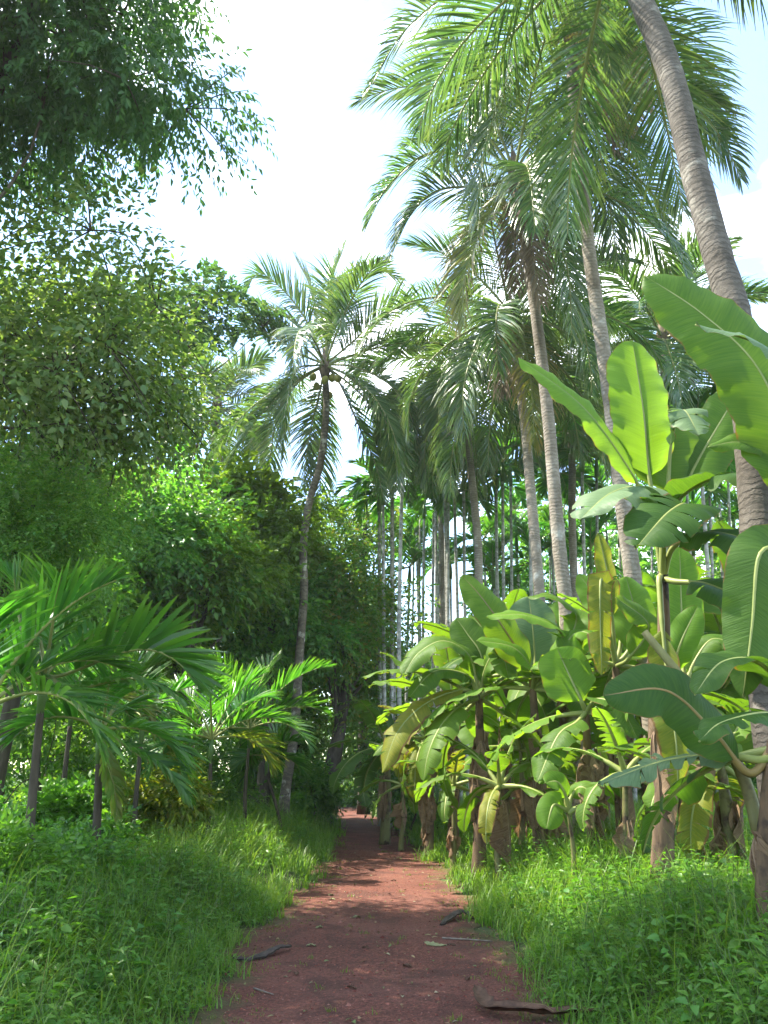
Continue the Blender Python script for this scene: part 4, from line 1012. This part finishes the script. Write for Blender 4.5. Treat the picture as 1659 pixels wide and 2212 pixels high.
banana('banana plant with a yellow flag leaf standing beside the tall stem', b, t, .09, 408, n=4, L=1.6, wid=.55, dead=7, el=(30, -20), az0=.9, stem='ban_stem_dry', leaves_=[
    dict(pts=pts3((1322, 1330, 10.7), (1312, 1240, 10.7), (1292, 1150, 10.7)), wid=.3, hint=(.2, -1, .1), mat='ban_yellow', pet=.35, tears=3),
    dict(pts=pts3((1310, 1330, 10.5), (1300, 1250, 10.4), (1296, 1300, 10.25), (1300, 1460, 10.2)), wid=.34, hint=(0, -1, .1), mat='ban_yellow', pet=.35, tears=11, vee=-.1),
    dict(pts=pts3((1360, 1400, 10.8), (1372, 1330, 10.9), (1352, 1245, 11.0)), wid=.62, hint=(.1, -1, .1), mat='ban_light', pet=.2),
    dict(pts=pts3((1340, 1380, 10.9), (1310, 1320, 11.1), (1250, 1240, 11.3)), wid=.5, hint=(.2, -.9, .3), mat='ban_light', pet=.25),
    dict(pts=pts3((1360, 1420, 10.5), (1400, 1350, 10.3), (1330, 1290, 10.2)), wid=.42, hint=(.3, -.8, .4), mat='ban', pet=.25)])
b, t = bp(1490, 1800, 1478, 1480, 9.6)
banana('banana plant with bright upright leaves behind the tallest stem', b, t, .09, 409, n=5, L=1.5, wid=.5, dead=7, el=(25, -25), az0=1.7, stem='ban_stem_dry', leaves_=[
    dict(pts=pts3((1476, 1420, 9.7), (1472, 1320, 9.8), (1468, 1180, 9.9)), wid=.55, hint=(-.1, -1, .1), mat='ban_light', pet=.2),
    dict(pts=pts3((1460, 1440, 9.5), (1470, 1390, 9.4), (1508, 1308, 9.4)), wid=.36, hint=(-.3, -.9, .2), mat='ban_light', pet=.2),
    dict(pts=pts3((1500, 1430, 9.6), (1540, 1380, 9.6), (1600, 1400, 9.5)), wid=.45, hint=(0, -.5, .8), mat='ban', pet=.2)])
b, t = bp(1228, 1800, 1226, 1745, 9.4)
banana('banana sucker with small fresh leaves in the grass in front of the row', b, t, .035, 410, n=1, L=.5, wid=.2, dead=0, leaves_=[
    dict(pts=pts3((1222, 1720, 9.35), (1205, 1690, 9.3), (1178, 1690, 9.2)), wid=.26, hint=(0, -.8, .6), mat='ban_light', pet=.25),
    dict(pts=pts3((1215, 1745, 9.3), (1195, 1740, 9.2), (1180, 1790, 9.1)), wid=.30, hint=(-.1, -1, .3), mat='ban_light', pet=.2),
    dict(pts=pts3((1235, 1720, 9.4), (1255, 1700, 9.3), (1290, 1720, 9.2)), wid=.24, hint=(0, -.7, .8), mat='ban', pet=.25)])
b, t = bp(1560, 1790, 1556, 1640, 8.8)
banana('low banana plant with an orange dying leaf right of the tallest stem', b, t, .09, 411, n=6, L=1.2, wid=.4, dead=3, el=(50, -35), az0=.4, mats=('ban', 'ban_light', 'ban_yellow'), leaves_=[
    dict(pts=pts3((1540, 1650, 8.7), (1522, 1640, 8.6), (1515, 1700, 8.5)), wid=.26, hint=(-.2, -1, .2), mat='ban_dead', pet=.2, vee=-.2)])
for i, (x, yt, Yd, lb, mats) in enumerate([
        (1095, 1450, 14.5, 'banana plant filling the shade behind the arching leaves', ('ban', 'ban_dark')),
        (1215, 1440, 14.0, 'banana plant half hidden behind the glowing upright leaf', ('ban', 'ban_light')),
        (1400, 1440, 13.0, 'banana plant deep in the row behind the tallest stem', ('ban', 'ban_light')),
        (1580, 1430, 12.0, 'banana plant in shade at the right end of the row', ('ban', 'ban_dark')),
        (975, 1540, 15.5, 'banana plant behind the yellowing one near the path', ('ban', 'ban_light')),
        (1680, 1400, 10.5, 'banana plant at the extreme right edge of the row', ('ban', 'ban_dark')),
        (1150, 1500, 16.5, 'banana plant in the back line left of the yellow flag leaf', ('ban', 'ban_light')),
        (1300, 1470, 15.5, 'banana plant in the back line behind the yellow flag leaf', ('ban', 'ban_dark')),
        (1470, 1480, 14.5, 'banana plant in the back line behind the bright upright leaves', ('ban', 'ban_light')),
        (1040, 1540, 18, 'banana plant at the path end of the back line', ('ban', 'ban_light'))]):
    b, t = bp(x, 1760, x + random.uniform(-10, 10), yt, Yd)
    banana(lb, b, t, .11, 420 + i, n=12, L=2.1, wid=.62, droop=(25, 85), dead=4, el=(82, -25), az0=i * 1.1, stem='ban_stem_dry', mats=mats)

for i, (x, yb, yt, Yd, L_, w_, lb) in enumerate([
        (1075, 1790, 1690, 11.3, 1.1, .36, 'young banana plant low in front of the arching leaves'),
        (1205, 1790, 1665, 11.6, 1.2, .40, 'young banana plant left of the glowing upright leaf'),
        (1345, 1800, 1660, 9.3, 1.0, .34, 'young banana plant between the sucker and the tallest stem'),
        (975, 1770, 1690, 13.5, 1.1, .36, 'young banana plant near the path with leaves touching the grass'),
        (1120, 1780, 1610, 12.6, 1.4, .44, 'young banana plant in the shade of the reddish-ribbed leaf'),
        (1480, 1810, 1680, 8.6, .9, .30, 'young banana plant right of the tallest stem'),
        (865, 1750, 1690, 17.5, 1.2, .4, 'young banana plant by the path before the bend')]):
    b, t = bp(x, yb, x + 4, yt, Yd)
    banana(lb, b, t, .05, 440 + i, n=8, L=L_ * 1.15, wid=w_ * .82, dead=1, el=(75, -15), az0=i * .9, mats=('ban', 'ban_light', 'ban_yellow' if i == 3 else 'ban'), droop=(35, 100), group='young banana plants in the row')

# ------------------------------------------------------------------ verges
rng = np.random.RandomState(900)
def scatter(n, y0, y1, pw=1.0, lim=(0.02, 9.0), ext=.62, side=0):
    y = y0 + (y1 - y0) * rng.uniform(size=n) ** pw
    hw = ext * y + 1.6
    x = rng.uniform(-1, 1, n) * hw
    d = side_dist(x, y)
    ok = (d > lim[0]) & (d < lim[1])
    return x[ok], y[ok], d[ok]
def blades(mb, x, y, h, wd, bendr=(.3, 1.0), segs=3, z0=None):
    n = len(x)
    base = np.stack([x, y, gz(x, y) if z0 is None else z0], 1)
    a = rng.uniform(0, 6.283, n); ln = rng.uniform(*bendr, n)
    dh = np.stack([np.cos(a), np.sin(a), np.zeros(n)], 1); sd_ = np.stack([-np.sin(a), np.cos(a), np.zeros(n)], 1)
    tl = rng.normal(size=(n, 1)) * .1
    rows = []
    for k in range(segs + 1):
        q = k / segs
        th = ln * q
        p = base + dh * (h * np.sin(th) * q)[:, None] + np.array([0, 0, 1.0]) * (h * q * np.cos(th * .8))[:, None]
        hw = (wd * .5 * (1 - q ** 1.6) + .0006)[:, None] if np.ndim(wd) else wd * .5 * (1 - q ** 1.6) + .0006
        rows += [p - sd_ * hw, p + sd_ * hw]
    V = np.stack(rows, 1)
    o = np.arange(n)[:, None, None] * (2 * segs + 2) + (np.arange(segs) * 2)[None, :, None]
    mb.add(V.reshape(-1, 3), (o + np.array([0, 1, 3, 2])[None, None]).reshape(-1, 4), None, 0, tip=np.tile(np.repeat(np.linspace(0, 1, segs + 1), 2), n))
def tuft_scatter(n_t, per, y0, y1, pw, lim, rad, **kw):
    x, y, d = scatter(n_t, y0, y1, pw, lim, **kw)
    k = np.repeat(np.arange(len(x)), per)
    return x[k] + rng.normal(size=len(k)) * rad, y[k] + rng.normal(size=len(k)) * rad, d[k], k, len(x)

mb = MB()
x, y, d, k, nt_ = tuft_scatter(11500, 14, 4, 30, 1.0, (.03, 9), .06)
hh = (.22 + .34 * np.clip(d / 1.2, 0, 1)) * np.clip((y - 2) / 8, .45, 1.0) * rng.uniform(.55, 1.25, len(x)) * (1 + .25 * lump(x * 1.3, y * 1.3)) * rng.uniform(.7, 1.25, nt_)[k]
blades(mb, x, y, hh, .006 + .00045 * y, (.25, 1.5))
x, y, d, k, nt_ = tuft_scatter(3600, 13, 3.2, 11, .9, (.08, 6), .05)
blades(mb, x, y, (.16 + .30 * np.clip(d / 1.0, 0, 1)) * rng.uniform(.5, 1.3, len(x)) * rng.uniform(.6, 1.4, nt_)[k], .005 + .0006 * y, (.4, 1.8), 4)
x, y, d, k, nt_ = tuft_scatter(2600, 12, 28, 60, 1.0, (.1, 14), .10)
blades(mb, x, y, .6 * rng.uniform(.5, 1.2, len(x)), .03, (.25, 1.3), 2)
tag(mb.build('grass', M['grass']), 'tall green grass covering both verges', 'grass', kind='stuff')

mb = MB()
x, y, d, k, nt_ = tuft_scatter(7500, 9, 3.5, 24, 1.2, (-.34, .35), .035)
blades(mb, x, y, rng.uniform(.02, .085, len(x)) * np.clip((d + .45) / .5, .35, 1.2), .004 + .0003 * y, (.3, 1.5), 2, gz(x, y) + .006)
x, y, d, k, nt_ = tuft_scatter(520, 10, 4.5, 20, 1.3, (-1.3, -.25), .03)
blades(mb, x, y, rng.uniform(.015, .06, len(x)), .004 + .0003 * y, (.4, 1.5), 2, gz(x, y) + .008)
tag(mb.build('short_grass', M['turf']), 'short yellowish grass fringing the red path', 'grass', kind='stuff')

def herbs(mb, sb, x, y, h, per, Ln, Wr=.55):
    n = len(x)
    base = np.stack([x, y, gz(x, y)], 1)
    ln = rng.normal(size=(n, 3)) * [.28, .28, 0] + [0, 0, 1]; ax = nrm(ln)
    j = np.arange(per)
    t = (.25 + .75 * (j + 1) / per)[None] * np.ones((n, 1))
    P = base[:, None] + ax[:, None] * (t * h[:, None])[..., None]
    a = rng.uniform(0, 6.28, n)[:, None] + j[None] * 2.3 + rng.normal(size=(n, per)) * .3
    D = np.stack([np.cos(a), np.sin(a), rng.uniform(-.25, .55, (n, per))], -1)
    P = P + D * .03
    Nn = np.array([0, 0, 1.0]) + rng.normal(size=(n, per, 3)) * .3
    L_ = (Ln[:, None] if np.ndim(Ln) else Ln) * rng.uniform(.6, 1.3, (n, per)) * (1.15 - .45 * t)
    leaves(mb, P.reshape(-1, 3), D.reshape(-1, 3), Nn.reshape(-1, 3), L_.ravel(), (L_ * Wr * rng.uniform(.8, 1.2, (n, per))).ravel(), 0, .18, .25)
    # stems
    rows = []
    for q in (0, 1):
        p = base + ax * (h * q)[:, None]
        rows += [p + [-.0025, 0, 0], p + [.0025, 0, 0]]
    V = np.stack(rows, 1)
    o = np.arange(n)[:, None] * 4
    mb.add(V.reshape(-1, 3), o + np.array([[0, 1, 3, 2]]), None, 1)
mb = MB()
x, y, d = scatter(4200, 3.0, 11, .85, (.14, 6), ext=.6)
s = np.clip((d - .05) / .9, .15, 1)
herbs(mb, mb, x, y, (.10 + .30 * s) * rng.uniform(.5, 1.35, len(x)) * (1 + .4 * lump(x * 2.3 + 5, y * 2.1)), 12, .07 + .06 * s * rng.uniform(.5, 1.3, len(x)), .26)
x, y, d = scatter(6200, 3.0, 10.5, .85, (.14, 6), ext=.6)
s = np.clip((d - .05) / .9, .15, 1)
herbs(mb, mb, x, y, (.08 + .25 * s) * rng.uniform(.5, 1.4, len(x)) * (1 + .45 * lump(x * 1.7, y * 1.7)), 13, .045 + .045 * s * rng.uniform(.6, 1.3, len(x)))
x, y, d = scatter(5200, 9.5, 24, 1.0, (.6, 9), ext=.6)
herbs(mb, mb, x, y, (.26 + .24 * rng.uniform(size=len(x))) * (1 + .3 * lump(x * 1.7, y * 1.7)), 11, .10 * rng.uniform(.6, 1.2, len(x)))
tag(mb.build('weeds', [M['herb'], M['weed_stem']]), 'broad-leaved green weeds on both verges', 'weeds', kind='stuff')

mb = MB()
x, y, d = scatter(520, 4.5, 22, 1.0, (.25, 6), ext=.6)
blades(mb, x, y, rng.uniform(.35, .72, len(x)), .0025 + .0003 * y, (.2, 1.3), 4)
tag(mb.build('seed_stalks', M['straw']), 'pale thin grass stalks standing above the weeds', 'grass', kind='stuff')
mb = MB()
x, y, d = scatter(650, 3.5, 9.5, .9, (.5, 5), ext=.6)
herbs(mb, mb, x, y, (.20 + .16 * rng.uniform(size=len(x))), 9, .11 * rng.uniform(.5, 1.25, len(x)), .58)
tag(mb.build('nettles', [M['nettle'], M['weed_stem']]), 'larger oval-leaved weeds in the near verges', 'weeds', kind='stuff')
# litter scraps
n = 900
y = 4.5 + 15 * rng.uniform(size=n) ** 1.4
l, r = edges(y); u = rng.beta(.45, .45, size=n); x = l - .15 + (r - l + .3) * u
P = np.stack([x, y, gz(x, y) + .018], 1)
a = rng.uniform(0, 6.28, n)
mb = MB()
leaves(mb, P, np.stack([np.cos(a), np.sin(a), rng.uniform(-.05, .3, n)], 1), np.array([0, 0, 1.]) + rng.normal(size=(n, 3)) * .25, rng.uniform(.02, .06, n), rng.uniform(.008, .03, n), 0, .25, .2)
tag(mb.build('leaf_litter', M['litter']), 'tiny dry leaf scraps strewn over the path', 'leaf litter', kind='stuff')

# laterite gravel on the path
n = 15000
y = 3.5 + 19 * rng.uniform(size=n) ** 1.5
l, r = edges(y); x = l - .1 + (r - l + .2) * rng.uniform(size=n)
sz = np.exp(rng.normal(size=n) * .5) * .0042
octa = np.array([[1, 0, 0], [0, 1, 0], [-1, 0, 0], [0, -1, 0], [0, 0, .7], [0, 0, -.7]], float)
V = octa[None] * sz[:, None, None] * rng.uniform(.6, 1.3, (n, 6, 1)) + np.stack([x, y, gz(x, y) + .011], 1)[:, None]
F8 = np.array([[0, 1, 4], [1, 2, 4], [2, 3, 4], [3, 0, 4], [1, 0, 5], [2, 1, 5], [3, 2, 5], [0, 3, 5]])
mb = MB(); mb.add(V.reshape(-1, 3), None, (np.arange(n)[:, None, None] * 6 + F8[None]).reshape(-1, 3))
tag(mb.build('gravel', M['pebble'], smooth=False), 'loose red laterite gravel on the path', 'gravel', kind='stuff')

# ------------------------------------------------------------------ things lying on the path
def ribbon(name, label, cat, P, wid, mat, curl=.4, thick=.006, seed=1, group=None):
    """a stiff curled strip (dry leaf, spathe): real thickness, pointed ends"""
    rng_ = np.random.RandomState(seed)
    P = resample(P, 20); T = nrm(np.gradient(P, axis=0))
    up = np.array([0, 0, 1.0]); S = nrm(np.cross(T, up)); Nn = np.cross(S, T)
    s = np.linspace(0, 1, 20)
    hw = wid * .5 * np.sin(np.pi * np.clip(s * .94 + .03, 0, 1)) ** .6 * (1 + .12 * rng_.normal(size=20))
    u = np.linspace(-1, 1, 7)
    top = P[:, None] + S[:, None] * (hw[:, None] * u)[..., None] + Nn[:, None] * ((u ** 2)[None] * hw[:, None] * curl + .004 * rng_.normal(size=(20, 7)))[..., None]
    mb = MB()
    V = np.concatenate([top.reshape(-1, 3) + Nn.repeat(7, 0) * thick, top.reshape(-1, 3)])
    q = grid_quads(7, 20)
    i = np.arange(19); e = []
    for c in (0, 6):
        a = i * 7 + c; b_ = a + 7; f_ = np.stack([a, b_, b_ + 140, a + 140], 1)
        e.append(f_ if c else f_[:, ::-1])
    c_ = np.arange(6)
    e.append(np.stack([c_, c_ + 1, c_ + 141, c_ + 140], 1)); e.append(np.stack([133 + c_, 133 + c_ + 140, 134 + c_ + 140, 134 + c_], 1))
    mb.add(V, np.concatenate([q, q[:, ::-1] + 140] + e))
    o = mb.build(name, M[mat])
    c0 = P.mean(0)
    o.data.transform(Matrix.Translation([-float(v) for v in c0])); o.location = [float(v) for v in c0]
    return tag(o, label, cat, group)
def g3(x, y, dz=0.0):
    p = gp(x, y); p[2] = float(gz(p[0], p[1])) + .012 + dz
    return p
ribbon('palm_spathe', 'curled black palm spathe lying at the right side of the path', 'dry spathe', [g3(952, 2003, .005), g3(970, 1994, .045), g3(992, 1987, .075), g3(1010, 1988, .06), g3(1022, 1992, .01)], .09, 'black_husk', -.5, .012, 3)
ribbon('bark_strip', 'long dark bark strip at the left edge of the path', 'bark', [g3(500, 2080, .03), g3(535, 2080, .015), g3(570, 2072, .03), g3(600, 2062, .05), g3(628, 2054, .03)], .085, 'black_husk', -.3, .012, 4)
ribbon('dry_leaf', 'large brown dried banana leaf scrap at the bottom of the picture', 'dry leaf', [g3(1030, 2168, .09), g3(1055, 2198, .04), g3(1120, 2208, .05), g3(1200, 2212, .04), g3(1290, 2218, .03)], .13, 'dry_leaf', .55, .006, 5)
ribbon('fallen_leaf', 'pale green-brown fallen leaf flat on the middle of the path', 'leaf', [g3(918, 2040), g3(940, 2046), g3(965, 2046)], .10, 'fallen_green', .1, .003, 6)
ribbon('fallen_leaf', 'small tan fallen leaf just right of the pale green one', 'leaf', [g3(966, 2044), g3(985, 2045)], .06, 'dry_leaf', .2, .003, 7)
def stick(label, P, r_):
    mb = MB(); P = np.array(P); c0 = P.mean(0)
    tube(mb, resample(P - c0, 10), np.linspace(r_, r_ * .5, 10), 6, 0)
    o = mb.build('twig', M['dry_stick']); o.location = [float(v) for v in c0]
    return tag(o, label, 'twig', 'twigs on the path')
stick('long pale twig below the black spathe', [g3(955, 2032, .006), g3(1010, 2034, .01), g3(1064, 2037, .008)], .010)
stick('short pale twig pointing into the grass right of the black spathe', [g3(1030, 1991, .006), g3(1080, 1986, .03)], .012)
stick('thin pale twig at the right grass edge above the black spathe', [g3(1022, 1973, .008), g3(1070, 1972, .02)], .010)
stick('thin bleached twig near the bottom left of the path', [g3(548, 2140, .006), g3(590, 2154, .008)], .008)
for i, (x, y, m_) in enumerate([(715, 1936, 'fallen_green'), (718, 1946, 'fallen_green'), (770, 1985, 'fallen_green'), (672, 2045, 'fallen_green'), (790, 2052, 'dry_leaf'), (930, 1843, 'fallen_green'), (985, 1960, 'dry_leaf'), (1000, 1925, 'dry_leaf'), (690, 2010, 'fallen_green'), (880, 2090, 'dry_leaf'), (640, 2110, 'dry_leaf'), (760, 2140, 'dry_leaf'), (1010, 2120, 'dry_leaf'), (850, 1905, 'dry_leaf')]):
    a = random.uniform(0, 6.28); p = g3(x, y, .004); dx = np.array([math.cos(a), math.sin(a), 0]) * random.uniform(.025, .05)
    ribbon('fallen_leaf', 'little pale fallen leaf scattered on the red path' if m_ == 'fallen_green' else 'little brown fallen leaf scattered on the red path', 'leaf', [p - dx, p + [0, 0, .008], p + dx], random.uniform(.03, .05), m_, .3, .002, 30 + i, 'fallen leaves on the path')
# ------------------------------------------------------------------ air
HAZE = 0.0005
hm, n_, N_, L_ = new_mat('humid_air')
pv = N_.new('ShaderNodeVolumePrincipled')
pv.inputs['Color'].default_value = (.95, .97, 1, 1)
pv.inputs['Density'].default_value = HAZE
pv.inputs['Anisotropy'].default_value = .35
oo_ = N_.new('ShaderNodeOutputMaterial'); L_.new(pv.outputs[0], oo_.inputs['Volume'])
mb = MB()
hv = np.array([[a, b, c] for c in (-3, 32) for b in (-60, 150) for a in (-110, 110)], float)
mb.add(hv, [[0, 2, 3, 1], [4, 5, 7, 6], [0, 1, 5, 4], [2, 6, 7, 3], [0, 4, 6, 2], [1, 3, 7, 5]])
tag(mb.build('haze', hm, smooth=False), 'thin humid haze between the trees', 'haze', kind='stuff')
